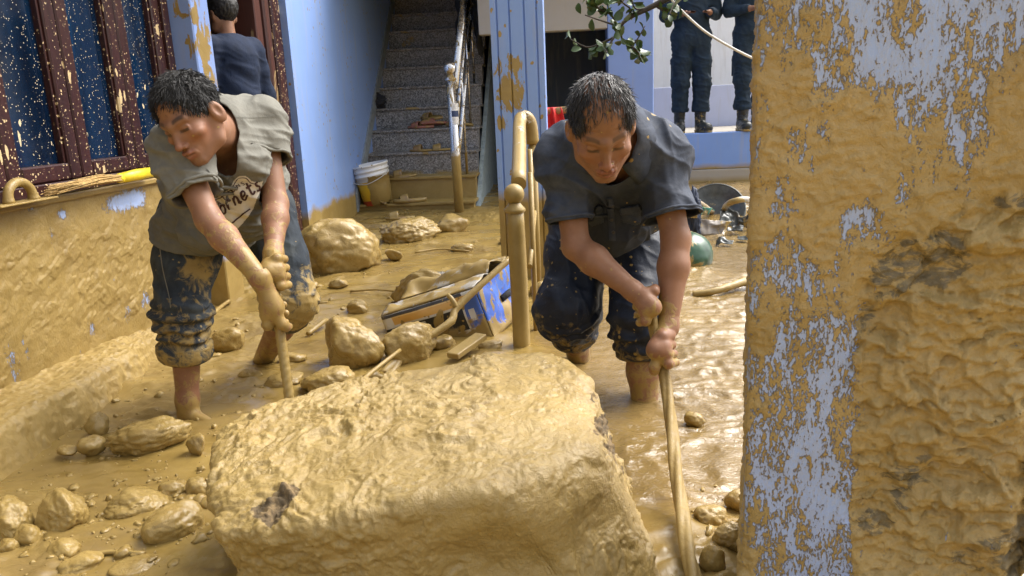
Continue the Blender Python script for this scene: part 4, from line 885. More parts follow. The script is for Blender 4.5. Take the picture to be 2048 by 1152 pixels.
# ------------------------------------------------------------------ front porch railing (caked in clay)
rail = empty('porch_railing', (-.214, 3.0, 0), label='mud caked steel railing with ball topped post in front of column', category='railing')
def hz(p): return np.asarray(p, float)
n0 = hz((-.217, 3.0, 0)); top = at(1028, 388, 3.0)
P_ = [n0 + [0, 0, -.1], n0 + [0, 0, .25], top + [0, 0, -.06]]
part('newel_post', MB().tube(spline(P_, 8), .036, 20).me(), M_STEEL_MUD, rail)
part('collar', MB().lathe(top + np.array([0, 0, -.075]), [(.036, 0), (.043, .006), (.043, .016), (.030, .03), (.024, .04)], 20).me(), M_STEEL_MUD, rail)
part('ball_finial', MB().lathe(top, [(.041 * math.sin(a), -.041 * math.cos(a)) for a in np.linspace(.02, math.pi - .02, 15)], 24).me(), M_STEEL_MUD, rail)
ha = top + [.018, .03, .035]; hb_ = at(1040, 240, 3.75)
part('handrail', MB().tube(spline([ha, (ha * .5 + hb_ * .5), hb_, hb_ + [.03, .05, .01], hb_ + [.05, .06, -.03], hb_ + [.055, .06, -.12]], 18), .031, 18).me(), M_STEEL_MUD, rail)
part('far_post', MB().tube([hb_ + [.055, .06, -.1], (hb_[0] + .055, hb_[1] + .06, -.05)], .019, 14).me(), M_STEEL_MUD, rail)
for f_ in (.25, .6):
    q = ha * (1 - f_) + hb_ * f_; part('baluster', MB().tube([q + [.045, 0, -.03], (q[0] + .045, q[1], -.06)], .011, 10).me(), M_STEEL_MUD, rail)
part('lower_rail', MB().tube([n0 + [.045, .02, .33], (hb_[0] + .055, hb_[1], .45)], .011, 10).me(), M_STEEL_MUD, rail)

# ------------------------------------------------------------------ stair railing
sr = empty('stair_railing', (-.955, 6.45, 0), label='stainless steel stair railing with a ball topped newel post', category='railing')
nt = at(900, 137, 6.45); nb = np.array([-.953, 6.45, -.05])
part('newel_post', MB().tube([nb, nt + [0, 0, -.09]], .040, 20).me(), M_STEEL, sr)
part('collar', MB().lathe(nt + np.array([0, 0, -.10]), [(.040, 0), (.048, .008), (.048, .020), (.028, .034), (.022, .06)], 20).me(), M_STEEL, sr)
part('ball_finial', MB().lathe(nt, [(.052 * math.sin(a), -.052 * math.cos(a)) for a in np.linspace(.02, math.pi - .02, 15)], 24).me(), M_STEEL, sr)
part('label_sticker', MB().lathe((nb[0], nb[1], .84), [(.0408, 0), (.0408, .17)], 20).me(), mat_simple('price_sticker', (.75, .75, .73), .5), sr)
part('label_band', MB().lathe((nb[0], nb[1], .90), [(.0413, 0), (.0413, .05)], 20).me(), mat_simple('price_sticker_band', (.03, .05, .12), .5), sr)
SL = RISE / GO
def on_rail(y, dz): return np.array([-.93 - (y - 6.45) * .012, y, nt[2] - .14 + dz + (y - 6.45) * SL])
part('handrail', MB().tube([on_rail(6.45, 0), on_rail(9.3, 0)], .030, 16).me(), M_STEEL, sr)
part('lower_rail', MB().tube([on_rail(6.45, -.55), on_rail(9.3, -.55)], .016, 12).me(), M_STEEL, sr)
part('middle_rail', MB().tube([on_rail(6.45, -.28), on_rail(9.3, -.28)], .014, 12).me(), M_STEEL, sr)
for y in (6.95, 7.47, 7.99, 8.51, 9.03):
    t_ = on_rail(y, 0); k_ = int((y - Y0) / GO); part('baluster', MB().tube([t_, (t_[0], t_[1], Z0 + RISE * (k_ + 1) - .005)], .012, 10).me(), M_STEEL, sr)
ur = empty('landing_railing', (-1.95, 9.6, 2.23), label='row of chrome balusters at the head of the stairs', category='railing')
for i in range(6): part('baluster', MB().tube([(-1.95 + i * .07, 9.72, 2.23), (-1.95 + i * .07, 9.72, 3.0)], .016, 10).me(), M_STEEL, ur)
part('top_rail', MB().tube([(-1.97, 9.72, 3.02), (-1.56, 9.72, 3.02)], .02, 10).me(), M_STEEL, ur)
fp = empty('flowerpot', (-1.40, 9.66, 2.231), label='terracotta flowerpot on the landing at the top of the stairs', category='flowerpot')
part('pot', MB().lathe((-1.40, 9.66, 2.2315), [(.001, 0), (.10, 0), (.14, .22), (.155, .22), (.155, .26), (.135, .26), (.12, .08), (.001, .07)], 20).me(), M_INSIDE, fp)
part('rim', MB().lathe((-1.40, 9.66, 2.46), [(.157, 0), (.162, .01), (.162, .03), (.157, .035)], 20).me(), M_INSIDE, fp)

# ------------------------------------------------------------------ paint bucket on the bottom step
def bucket():
    c = np.array([-1.705, 6.66, Z0 + RISE + .002]); ax = unit([.0, -.03, 1.0]); ax = unit(np.array([-.16, -.05, 1.0]))
    root = empty('paint_bucket', c, label='white plastic paint bucket with muddy yellow label on bottom step', category='bucket')
    n = NB('bucket_plastic'); p = n.geo(); h = n.attr('bh'); base = n.mix(n.ma('MULTIPLY', n.ma('GREATER_THAN', h, .10), n.ma('LESS_THAN', h, .60)), (.74, .73, .70), (.72, .46, .03)); base = n.mix(n.ma('LESS_THAN', h, .13), base, (.42, .06, .03))
    x = n.xyz(p)[0]; cov = n.ma('ADD', n.mr(x, -1.79, -1.69), n.ma('SUBTRACT', n.noise(7, 5, .65, .8, p), .55)); m_ = n.ma('MULTIPLY', n.mr(cov, .42, .5), n.ma('LESS_THAN', n.ma('ADD', h, n.ma('MULTIPLY', n.noise(14, 4, .6, .5, p), .3)), .86)); m_ = mx(n, m_, spatter(n, 45, .22, .6))
    mat = over_mud(n, base, .35, m_, hs=.4)
    prof = [(1.12 * q_[0], 1.12 * q_[1]) for q_ in [(.105, 0), (.112, .004), (.128, .15), (.137, .225), (.143, .226), (.143, .240), (.138, .241), (.139, .262), (.146, .263), (.146, .276), (.141, .277), (.143, .300), (.150, .301), (.150, .316), (.138, .316), (.128, .16), (.108, .02), (.001, .02)]]
    me = MB().lathe(c, prof, 32, ax).me('shell'); V = np.array([v.co[:] for v in me.vertices]); fattr(me, 'bh', ((V - c) @ ax) / .354); part('shell', me, mat, root)
    a = c + ax * .30; side = unit(np.cross(ax, [0, 1, 0])); pts = [a + side * .17, a + side * .155 + np.array([0, -.13, -.06]), a + np.array([0, -.185, -.11]), a - side * .155 + np.array([0, -.13, -.06]), a - side * .17]
    part('handle', MB().tube(spline(pts, 18), .0035, 8).me(), mat_simple('bucket_wire', (.5, .49, .45), .4, .6), root)
bucket()

# ------------------------------------------------------------------ slippers and shoes on the stairs
def slipper(p, yaw, L, label, mat, roll=0.0, pitch=0.0, heel=.02, closed=False):
    W = L * .36; out = []
    for t in np.linspace(0, 2 * np.pi, 28, endpoint=False):
        y = math.cos(t) * L / 2; x = math.sin(t) * W / 2 * (1 + .18 * math.cos(t) - .18 * math.cos(2 * t)); out.append((x, y))
    Mx = Matrix.Translation(Vector([float(c) for c in p])) @ Matrix.Rotation(yaw, 4, 'Z') @ Matrix.Rotation(pitch, 4, 'X') @ Matrix.Rotation(roll, 4, 'Y')
    root = empty('slipper', p, label=label, category='slipper', group='muddy footwear left on the stairs')
    n = len(out); pts = [(x, y, 0) for x, y in out] + [(x * 1.02, y * 1.02, heel) for x, y in out] + [(0, 0, 0), (0, 0, heel - .004)]; fs = [(i, (i + 1) % n, n + (i + 1) % n, n + i) for i in range(n)] + [((i + 1) % n, i, 2 * n) for i in range(n)] + [(n + i, n + (i + 1) % n, 2 * n + 1) for i in range(n)]
    me = MB().poly(pts, fs, True).me(); me.transform(Mx); part('sole', me, mat, root)
    sw = []; ws = np.linspace(-.02, .055 if not closed else .12, 7)
    for k in ws:
        yy = L * .12 + k; hw = W * .52 * (1 - .3 * max(0, (yy / (L / 2))) ** 2); hh = .055 * (1 - .5 * max(0, k / .12))
        sw.append([(hw * math.cos(a), yy, heel * .6 + hh * math.sin(a)) for a in np.linspace(0, math.pi, 11)])
    m_ = MB(); pp = [q for r in sw for q in r] + [(x * .93, y, z - .005) for r in sw for x, y, z in r]; w_ = 11; o_ = 7 * 11; f2 = []
    for i in range(6):
        for j in range(10): f2 += [(i * w_ + j, i * w_ + j + 1, (i + 1) * w_ + j + 1, (i + 1) * w_ + j), (o_ + (i + 1) * w_ + j, o_ + (i + 1) * w_ + j + 1, o_ + i * w_ + j + 1, o_ + i * w_ + j)]
    for j in range(10): f2 += [(j + 1, j, o_ + j, o_ + j + 1), (6 * w_ + j, 6 * w_ + j + 1, o_ + 6 * w_ + j + 1, o_ + 6 * w_ + j)]
    me = m_.poly(pp, f2, True).me(); me.transform(Mx); part('strap', me, mat, root)
def tz(i): return Z0 + RISE * (i + 1) + .003
def on_step(u, i, dy=.05): y = Y0 + GO * i + dy; p = at(u, 300, y); return np.array([p[0], y, tz(i)])
slipper(on_step(812, 0, .04), 1.9, .30, 'long muddy slipper lying on the lowest visible step', M_SLIP, heel=.035)
slipper(on_step(755, 0, -.01), .5, .20, 'small muddy slipper beside the bucket', M_SLIP, roll=.5)
slipper(on_step(768, 1, .06), 1.3, .25, 'brown sandal on the second step, nearest the wall', M_SLIP)
slipper(on_step(802, 1, .04), 1.75, .25, 'muddy sandal on the second step, right of its pair', M_SLIP, roll=-.3)
slipper(on_step(846, 2, .04), 1.5, .26, 'flat muddy sandal on the third step, left one', M_SLIP)
slipper(on_step(884, 2, .05), 1.7, .25, 'flat muddy sandal on the third step, beside the rail', M_SLIP)
slipper(on_step(845, 3, .05), 1.35, .27, 'pinkish sandal sticking out over the fourth step', M_SLIP2, heel=.025)
slipper(on_step(875, 3, .08) + np.array([0, 0, .028]), 1.9, .26, 'reddish sandal heaped on the pinkish one', M_SLIP2, roll=.25, closed=True)
slipper(on_step(868, 3, .12) + np.array([0, 0, .085]), 1.2, .25, 'topmost sandal of the heap on the fourth step', M_SLIP, roll=-.35)
slipper(on_step(925, 3, .06), 1.6, .24, 'olive sandal on the fourth step behind the newel post', M_SLIP, roll=.4, closed=True)
slipper(gnd(800, 438, .11), 1.7, .24, 'sunken slipper in the mud before the stairs', M_SLIP)
def blob(name, c, r, mat, label, cat, seed, amp=.25, sub=5):
    D, T = ICO[sub]; p = D.astype(np.float32); s = 1 + amp * fbm(p * 2.2 + seed, 3, seed) + .12 * ridge(p * 4, 3, seed + 2); V = D * s[:, None] * np.asarray(r); V[:, 2] = np.maximum(V[:, 2], -r[2] * .55)
    o = link(name, mesh_np(name, V, None, T), mat, label=label, category=cat); o.location = [float(x) for x in c]; return o
p = on_step(752, 4, .10); blob('black_cloth', p + [0, 0, .055], (.13, .10, .10), M_BLACK, 'crumpled black cloth on a step against the stair wall', 'cloth', 3)
# jacket hung over the hand rail
def jacket():
    y0, y1 = 7.55, 8.35
    def f(U, V):
        y = y0 + (y1 - y0) * U; c = np.array([on_rail(v, 0) for v in y]); a = (V - .45) * 2.0; drop = np.abs(a) ** 1.3 * .52; x = c[:, 0] + np.tanh(a * 4) * .045 + a * .05; zz = c[:, 2] + .035 - drop * (1 + .2 * np.sin(U * 9)); P = np.stack([x, y, zz], 1)
        P[:, 0] += .03 * fbm(P * 7, 3, 3) + .02 * np.sin(y * 26 + zz * 3); P[:, 1] += .05 * fbm(P * 4, 2, 8); return P
    me, P = grid_mesh('jacket', 40, 60, f); o = link('jacket', me, M_BLACK, label='black jacket hung over the upper stair handrail', category='jacket'); s = o.modifiers.new('thick', 'SOLIDIFY'); s.thickness = .012
jacket()

# ------------------------------------------------------------------ things on the window sill
def float_tool():
    a = atx(62, 398, -1.80); y, z = a[1], .7235; root = empty('plastering_float', (-1.82, y, z), label='mud coated plastering float with arched handle on window sill', category='trowel')
    part('blade', MB().box(-1.875, -1.80, y - .14, y + .14, z, z + .007, .002, 1).me(), M_MUD, root)
    P = [(-1.835, y - .058, z + .006), (-1.835, y - .052, z + .045), (-1.835, y - .02, z + .068), (-1.835, y + .02, z + .068), (-1.835, y + .052, z + .045), (-1.835, y + .062, z + .006)]
    part('handle', MB().tube(spline(P, 18), [.020, .018] + [.0155] * 14 + [.018, .022], 14).me(), M_MUD, root)
float_tool()
def broom():
    rng = np.random.default_rng(3); y0, y1 = atx(255, 365, -1.82)[1], atx(95, 395, -1.82)[1]; z = .752; root = empty('broom', (-1.83, y0, .7235), label='straw broom with yellow wrapped handle lying on window sill', category='broom')
    m = MB()
    for k in range(170):
        s = rng.uniform(-1, 1); e = rng.normal(0, .5); a = (-1.83 + .012 * s, y0, z + .012 * rng.uniform(-1, 1)); L = rng.uniform(.55, 1.0); b = (-1.83 + .03 * s + .01 * e, y0 + (y1 - y0) * L, .735 + .03 * rng.random() + (1 - L) * .02); mid = ((a[0] + b[0]) / 2, (a[1] + b[1]) / 2, (a[2] + b[2]) / 2 + .012 * rng.random())
        m.tube([a, mid, b], [.003, .0026, .0012], 4, False)
    part('bristles', m.me(), M_STRAW, root)
    part('grip', MB().tube([(-1.83, y0 - .03, z), (-1.83, y0 + .10, z + .003), (-1.83, y0 + .22, z + .004)], [.020, .024, .021], 14).me(), M_YELLOW, root)
    part('ferrule', MB().tube([(-1.83, y0 - .05, z), (-1.83, y0 - .028, z)], [.016, .021], 14).me(), M_YELLOW, root)
broom()

# ------------------------------------------------------------------ debris in the water on the right
def gw(u, v, dz=0.0): y = gnd(u, v, .05)[1]; return gnd(u, v, float(zbase(y)) + dz)
def helmet():
    c = gw(1372, 512, .02); r = .155; D, T = ICO[5]; ax = unit([.75, -.35, .55]); keep = (D @ ax) > -.15; Tk = T[keep[T].all(1)]
    V = D * r * np.array([1, 1.1, .95]); V = V * (1 + .015 * fbm(D * 3, 3, 2))[:, None]; root = empty('helmet', c, label='scuffed green helmet shell lying on its side in water', category='helmet')
    me = mesh_np('shell', V + c, None, Tk); o = part('shell', me, M_GREEN, root); s = o.modifiers.new('thick', 'SOLIDIFY'); s.thickness = .008
    t1 = unit(np.cross(ax, [0, 0, 1])); t2 = np.cross(ax, t1); rim = [c - ax * .15 * r + (t1 * math.cos(a) + t2 * math.sin(a)) * r * 1.02 for a in np.linspace(0, 2 * math.pi, 40)]
    part('rim', MB().tube(rim, .007, 8, False).me(), M_HOSE, root)
helmet()
def basin():
    c = gw(1432, 424, .0); ax = unit([-.15, -.8, .6]); me = MB().lathe(c, [(.02, -.03), (.17, -.02), (.21, .05), (.22, .05), (.222, .058), (.205, .058), (.165, -.008), (.001, -.015)], 32, ax).me()
    root = empty('basin', c, label='dark round basin tipped up among the debris', category='basin'); part('bowl', me, M_TARP, root)
    part('rim', MB().tube([c + ax * .056 + .214 * (math.cos(a) * unit(np.cross(ax, [0, 0, 1])) + math.sin(a) * np.cross(ax, unit(np.cross(ax, [0, 0, 1])))) for a in np.linspace(0, 2 * math.pi, 40)], .008, 8, False).me(), M_TARP, root)
basin()
hp = [gw(1540, 420, .05), gw(1500, 400, .16), gw(1470, 402, .17), gw(1452, 412, .12), gw(1450, 425, .06), gw(1462, 436, .03), gw(1500, 446, .01)]
link('hose', MB().tube(spline(hp, 40), .021, 12).me(), M_HOSE, label='grey hose looping out of the water by the gate pillar', category='hose')
stick('stick', [gw(1386, 404, .20), gw(1402, 408, .12), gw(1424, 424, .0)], .020, .020, 'pale wooden pole stuck in the debris behind the man', 'stick', mat_simple('pale_pole', (.34, .27, .18), .6, mud=(.55, 6)))
flat_sheet('crumpled_sheet', [gw(1384, 470, .02), gw(1440, 468, .02), gw(1462, 442, .08), gw(1400, 440, .10)], M_SHEET, 'crumpled brown sheet lying in water right of the man', 'sheet', .03, fold=5, seed=4)
flat_sheet('tarpaulin', [gw(1436, 452, .02), gw(1496, 450, .02), gw(1510, 424, .10), gw(1442, 424, .07)], M_TARP, 'dark crumpled tarpaulin in the debris next to the pillar', 'tarpaulin', .045, fold=6, seed=9)
flat_sheet('plastic_scrap', [gw(1386, 442, .03), gw(1420, 438, .04), gw(1430, 420, .08), gw(1392, 424, .07)], M_TEAL, 'torn teal plastic scrap behind the crumpled sheet', 'plastic', .03, fold=8, seed=14)
flat_sheet('cardboard_scrap', [gw(1374, 452, .02), gw(1392, 448, .03), gw(1396, 412, .26), gw(1378, 416, .22)], mat_simple('pale_card', (.50, .42, .28), .7, mud=(.55, 8)), 'pale cardboard scrap standing up beside the man\'s elbow', 'cardboard', .01, fold=4, seed=21)
blob('bag', gw(1384, 440, .12), (.05, .06, .17), mat_simple('navy_bag', (.02, .03, .06), .6, var=.3), 'small navy bag upright behind the elbow of the navy shirted man', 'bag', 6)
for k, (u, v, r, lab) in enumerate([(1470, 462, .05, 'wet dark scrap in the water in front of the tarpaulin'), (1490, 478, .04, 'small dark scrap nearest the pillar edge in the water'), (1448, 486, .035, 'lone scrap floating between helmet and pillar')]):
    flat_sheet('floating_scrap', [gw(u - 16, v + 5, .0), gw(u + 16, v + 6, .0), gw(u + 18, v - 8, .03), gw(u - 14, v - 7, .02)], M_TARP, lab, 'scrap', .02, fold=10, seed=30 + k, n=14)
stick('mud_ridge_stick', [gw(1386, 590, .0), gw(1430, 582, .02), gw(1480, 566, .03), gw(1520, 556, .01)], .016, .024, 'long sunken mud coated log in the water by the pillar', 'log', M_STICK, 16, .2)

# ------------------------------------------------------------------ red cloth on a bamboo pole behind the navy shirted man
bp = [at(1086, 226, 4.9), at(1140, 218, 4.86), at(1215, 205, 4.8)]
root = empty('bamboo_pole', (bp[2][0], bp[2][1], 0), label='bamboo crosspiece on a stake behind the column', category='pole')
part('crosspiece', MB().tube(bp, .022, 12).me(), mat_simple('bamboo', (.36, .26, .10), .45, mud=(.6, 8)), root)
part('stake', MB().tube([(bp[2][0], bp[2][1] + .045, -.02), (bp[2][0], bp[2][1] + .045, bp[2][2] + .06)], .022, 10).me(), M_WOOD, root)
def redcloth():
    a = at(1104, 224, 4.88); r = .03
    def f(U, V):
        y_ = (V - .4) * 2; x = a[0] + (U - .5) * .11 * (1 + .8 * np.abs(y_)); yy = a[1] + np.tanh(y_ * 5) * r; z = a[2] + r - np.abs(y_) ** 1.4 * .30; P = np.stack([x, yy, z], 1); P[:, 1] += .02 * np.sin(U * 14 + z * 10); return P
    me, _ = grid_mesh('red_cloth', 30, 40, f); o = link('red_cloth', me, M_RED, label='bright red cloth draped over the bamboo behind the column', category='cloth'); s = o.modifiers.new('t', 'SOLIDIFY'); s.thickness = .006
redcloth()

# ------------------------------------------------------------------ small tree behind the gate pillar, its twig hangs into view
def tree():
    rng = np.random.default_rng(11); Yt = 2.9; b0 = at(1760, 600, Yt); base = np.array([b0[0], Yt, -.05]); root = empty('tree', base, label='leafy dark green twig reaching in from a small tree, top centre', category='tree')
    topp = np.array([base[0] - .25, Yt, 1.75]); part('trunk', MB().tube(spline([base, base + [.02, .01, .7], base + [-.06, 0, 1.3], topp], 12), [.045 - .002 * i for i in range(12)], 12, True, .05).me(), M_BARK, root)
    lim = spline([topp, at(1480, -110, Yt), at(1400, -40, Yt), at(1310, 10, Yt), at(1252, 40, Yt), at(1228, 75, Yt)], 24); part('limb', MB().tube(lim, [.020 - .0007 * i for i in range(24)], 8, True, .06).me(), M_BARK, root)
    tw = [[(1252, 40), (1235, 50), (1205, 42), (1170, 30)], [(1228, 75), (1195, 90), (1172, 94), (1140, 78)], [(1240, 55), (1245, 80), (1262, 92), (1275, 78), (1290, 52)], [(1262, 92), (1276, 105), (1280, 118)], [(1252, 40), (1262, 20), (1245, 5), (1236, -14)], [(1300, 15), (1272, 18), (1262, -5)], [(1235, 50), (1222, 28), (1215, 8)], [(1228, 75), (1215, 96), (1213, 106)], [(1310, 10), (1330, 22), (1345, 8)], [(1400, -40), (1375, -10), (1350, 5), (1338, 32)], [(1222, 28), (1195, 15), (1180, -4)]]
    m = MB(); lp = []
    for t in tw:
        dy = rng.uniform(-.12, .12); Pt = spline([at(u, v, Yt + dy * k / max(1, len(t) - 1)) for k, (u, v) in enumerate(t)], 10); m.tube(Pt, [.0048 - .0003 * i for i in range(10)], 6, True, .1)
        for k in range(2, 10):
            for _ in range(2): lp.append((Pt[k] + rng.normal(0, .008, 3), Pt[k] - Pt[k - 1]))
    part('twigs', m.me(), M_BARK, root)
    L = []
    for (p, d) in lp:
        if rng.random() < .30: continue
        s = rng.uniform(.024, .046); dr = unit(unit(d) * .5 + rng.normal(0, .6, 3) + np.array([0, 0, -.35])); sd = unit(np.cross(dr, rng.normal(0, 1, 3))); nn = np.cross(dr, sd)
        L.append((p, dr, sd, nn, s))
    out = [(0, 0), (.18, .2), (.34, .5), (.36, .75), (.24, .92), (0, 1.05)]
    for (p, dr, sd, nn, s) in L:
        pts = []; fs = []
        for j, (w, t) in enumerate(out):
            c = p + dr * (t * s) - nn * (.25 * s * t * t); pts += [c - sd * w * s + nn * w * s * .35, c, c + sd * w * s + nn * w * s * .35]
        for j in range(5): fs += [(3 * j, 3 * j + 1, 3 * j + 4, 3 * j + 3), (3 * j + 1, 3 * j + 2, 3 * j + 5, 3 * j + 4)]
        part('leaf', MB().poly(pts, fs, True).me('leaf', False), M_LEAF, root)
    cb = spline([np.array([base[0] - .05, Yt + .02, .95]), at(1560, 134, Yt), at(1500, 114, Yt), at(1420, 70, Yt), at(1372, 30, Yt), at(1340, -5, Yt), at(1320, -45, Yt), lim[9]], 40)
    link('cable', MB().tube(cb, .0045, 8).me(), M_CABLE, label='thin pale cable hanging down in front of the officers', category='cable')
tree()
# ------------------------------------------------------------------ people
def mat_skin(name, tone=1.0):
    n = NB(name); c = n.attr('col', 'Color'); mm = n.attr('mudm'); v = n.noise(28, 5, .6, .4); c = n.mix(n.mr(v, .3, .7, 0, .40), c, (.16, .070, .038)); c = n.mix(n.mr(n.noise(9, 4, .6, .5), .4, .7, 0, .3), c, (.32, .175, .105)); fine = n.noise(190, 4, .65)
    edge = n.mr(n.ma('ADD', mm, n.ma('MULTIPLY', n.ma('SUBTRACT', n.noise(30, 6, .68, .8), .5), 1.3)), .46, .60)
    edge = mx(n, edge, spatter(n, 70, .20, .72)); mc, mr_, mh = mud_layer(n, sc=2.0); col = n.mix(n.ma('MULTIPLY', edge, .88), c, mc); h = n.ma('ADD', n.ma('MULTIPLY', fine, .16), n.ma('MULTIPLY', edge, n.ma('ADD', n.ma('MULTIPLY', mh, .4), .15)))
    return n.done(col, n.mixf(edge, n.mr(v, .3, .7, .42, .62), mr_), nrm=n.bump(h, .45, .004), spec=.4, Subsurface_Weight=.06, Subsurface_Radius=(.012, .005, .003))
M_SKIN = mat_skin('tanned_skin')
def mat_cloth(name, col, var=.25, rough=.8, wet=(.0, None), stain=0.0, dots=None, weave=700, bs=.5, wear=None):
    n = NB(name); p = n.geo(); v = n.noise(16, 6, .65, .5); c = n.mix(n.mr(v, .3, .72), tuple(x * (1 - var) for x in col), tuple(x * (1 + var) for x in col))
    if wear: c = n.mix(n.mr(n.noise(9, 5, .6, .6), .48, .75, 0, .75), c, wear)
    a = n.attr('darkm'); c = n.mix(n.ma('MULTIPLY', a, .60), c, tuple(x * .35 for x in col))
    w = n.ma('ADD', n.ma('MULTIPLY', n.noise(weave, 2, .5), .12), n.ma('ADD', n.ma('MULTIPLY', n.noise(45, 5, .6, 1.2), .35), n.ma('MULTIPLY', n.noise(15, 3, .55, 1.6), .8)))
    m = n.attr('mudm'); m = n.mr(n.ma('ADD', m, n.ma('MULTIPLY', n.ma('SUBTRACT', n.noise(22, 6, .68, .9), .5), 1.4)), .45, .66)
    if dots: m = mx(n, m, spatter(n, dots[0], dots[1], dots[2]))
    mc, mr_, mh = mud_layer(n, sc=1.6)
    return n.done(n.mix(n.ma('MULTIPLY', m, .86), c, mc), n.mixf(m, rough, .5), nrm=n.bump(n.ma('ADD', w, n.ma('MULTIPLY', m, .25)), bs, .006), spec=.3)
M_TEE = mat_cloth('washed_grey_tshirt', (.175, .170, .145), .16, .9)
M_JEAN = mat_cloth('muddy_denim', (.024, .032, .042), .45, .8, dots=(60, .20, .72), wear=(.075, .085, .085))
M_NAVY = mat_cloth('worn_navy_shirt', (.036, .046, .070), .35, .75, dots=(40, .22, .80), wear=(.095, .108, .138))
M_NAVYP = mat_cloth('wet_navy_trousers', (.011, .016, .030), .4, .5, dots=(60, .26, .55))
M_UNI = mat_cloth('navy_uniform', (.013, .027, .046), .3, .8); M_DOORS = mat_cloth('dark_blue_sweater', (.006, .014, .038), .25, .85)
M_BELT = mat_simple('black_belt', (.01, .01, .012), .4)
M_TXT = mat_simple('shirt_print_cream', (.62, .58, .50), .8, var=.08, sc=40); M_TXD = mat_simple('shirt_print_maroon', (.055, .022, .022), .8)
SKIN = np.array([.245, .120, .066])

def frame(fwd, up):
    f = unit(fwd); u = unit(np.asarray(up, float) - f * (np.asarray(up, float) @ f)); r = np.cross(f, u); return np.stack([r, f, u], 1)    # columns: person's right, forward, up
def head_sdf(F, c, R, s=1.0, lean=1.0, age=False):
    W = lambda x, y, z: c + R @ (np.array([x, y, z]) * s)
    F.ell(W(0, -.010, .042), np.array([.075, .096, .088]) * s, R, .0); F.ell(W(0, .028, -.030), np.array([.064 * lean, .066, .082]) * s, R, .03 * s)
    for q in (-1, 1):
        F.cone(W(q * .058, -.012, -.030), W(q * .050, .012, -.078), .022 * s, .019 * s, .02 * s); F.cone(W(q * .050, .012, -.078), W(q * .014, .070, -.104), .018 * s, .017 * s, .018 * s)
        F.ell(W(q * .046, .058, -.026), np.array([.022, .024, .017]) * s, R, .016 * s)
    F.ell(W(0, .076, -.102), np.array([.018, .015, .014]) * s, R, .015 * s)
    F.cone(W(-.042, .070, .022), W(0, .088, .016), .011 * s, .011 * s, .014 * s); F.cone(W(.042, .070, .022), W(0, .088, .016), .011 * s, .011 * s, .014 * s)
    for q in (-1, 1): F.ell(W(q * .031, .101, -.003), np.array([.018, .020, .0125]) * s, R, .010 * s, 'sub')
    for q in (-1, 1):
        F.ell(W(q * .031, .0735, -.004), np.array([.0155, .0130, .0115]) * s, R, .004 * s)
        F.cone(W(q * .017, .083, .003), W(q * .045, .078, .002), .0035 * s, .0035 * s, .005 * s); F.cone(W(q * .018, .083, -.0125), W(q * .044, .077, -.012), .003 * s, .003 * s, .006 * s)
    F.cone(W(0, .086, .004), W(0, .108, -.038), .0085 * s, .0105 * s, .012 * s); F.ell(W(0, .110, -.042), np.array([.0115, .0115, .010]) * s, R, .006 * s)
    for q in (-1, 1): F.ell(W(q * .0135, .099, -.045), np.array([.0085, .0105, .0075]) * s, R, .005 * s)
    for q in (-1, 1): F.ell(W(q * .0075, .106, -.054), np.array([.0038, .005, .004]) * s, R, .002 * s, 'sub')
    F.ell(W(0, .078, -.072), np.array([.030, .022, .022]) * s, R, .014 * s)
    F.path([W(-.024, .087, -.0715), W(-.010, .0985, -.067), W(0, .0985, -.0685), W(.010, .0985, -.067), W(.024, .087, -.0715)], [.003 * s, .0062 * s, .006 * s, .0062 * s, .003 * s], .005 * s)
    F.path([W(-.021, .086, -.076), W(0, .0965, -.0800), W(.021, .086, -.076)], [.003 * s, .0075 * s, .003 * s], .005 * s)
    F.path([W(-.024, .095, -.0735), W(0, .106, -.0735), W(.024, .095, -.0735)], [.0022 * s, .0026 * s, .0022 * s], .002 * s, op='sub')
    if age:
        for zz in (.046, .060): F.path([W(-.040, .070, zz), W(-.015, .0885, zz + .003), W(.015, .0885, zz + .003), W(.040, .070, zz)], [.0012 * s] * 4, .004 * s, op='sub')
        for q in (-1, 1): F.path([W(q * .019, .100, -.044), W(q * .030, .090, -.060), W(q * .033, .080, -.078)], [.0015 * s] * 3, .005 * s, op='sub')
    for q in (-1, 1):
        er = R @ np.array(Matrix.Rotation(q * .30, 3, 'Z') @ Matrix.Rotation(-.18, 3, 'X')); e = W(q * .082, -.014, -.012)
        F.ell(e, np.array([.0095, .022, .035]) * s, er, .006 * s); F.ell(W(q * .093, -.009, -.006), np.array([.008, .011, .019]) * s, er, .004 * s, 'sub'); F.ell(W(q * .078, -.004, -.018), np.array([.006, .007, .010]) * s, er, .004 * s)
def zline(y, f=0.0): return np.interp(y, [-.12, -.06, -.018, .012, .03, .052, .075, .10], [-.075, -.060, -.030, -.012, .004, .040, .082 + f, .10 + f])
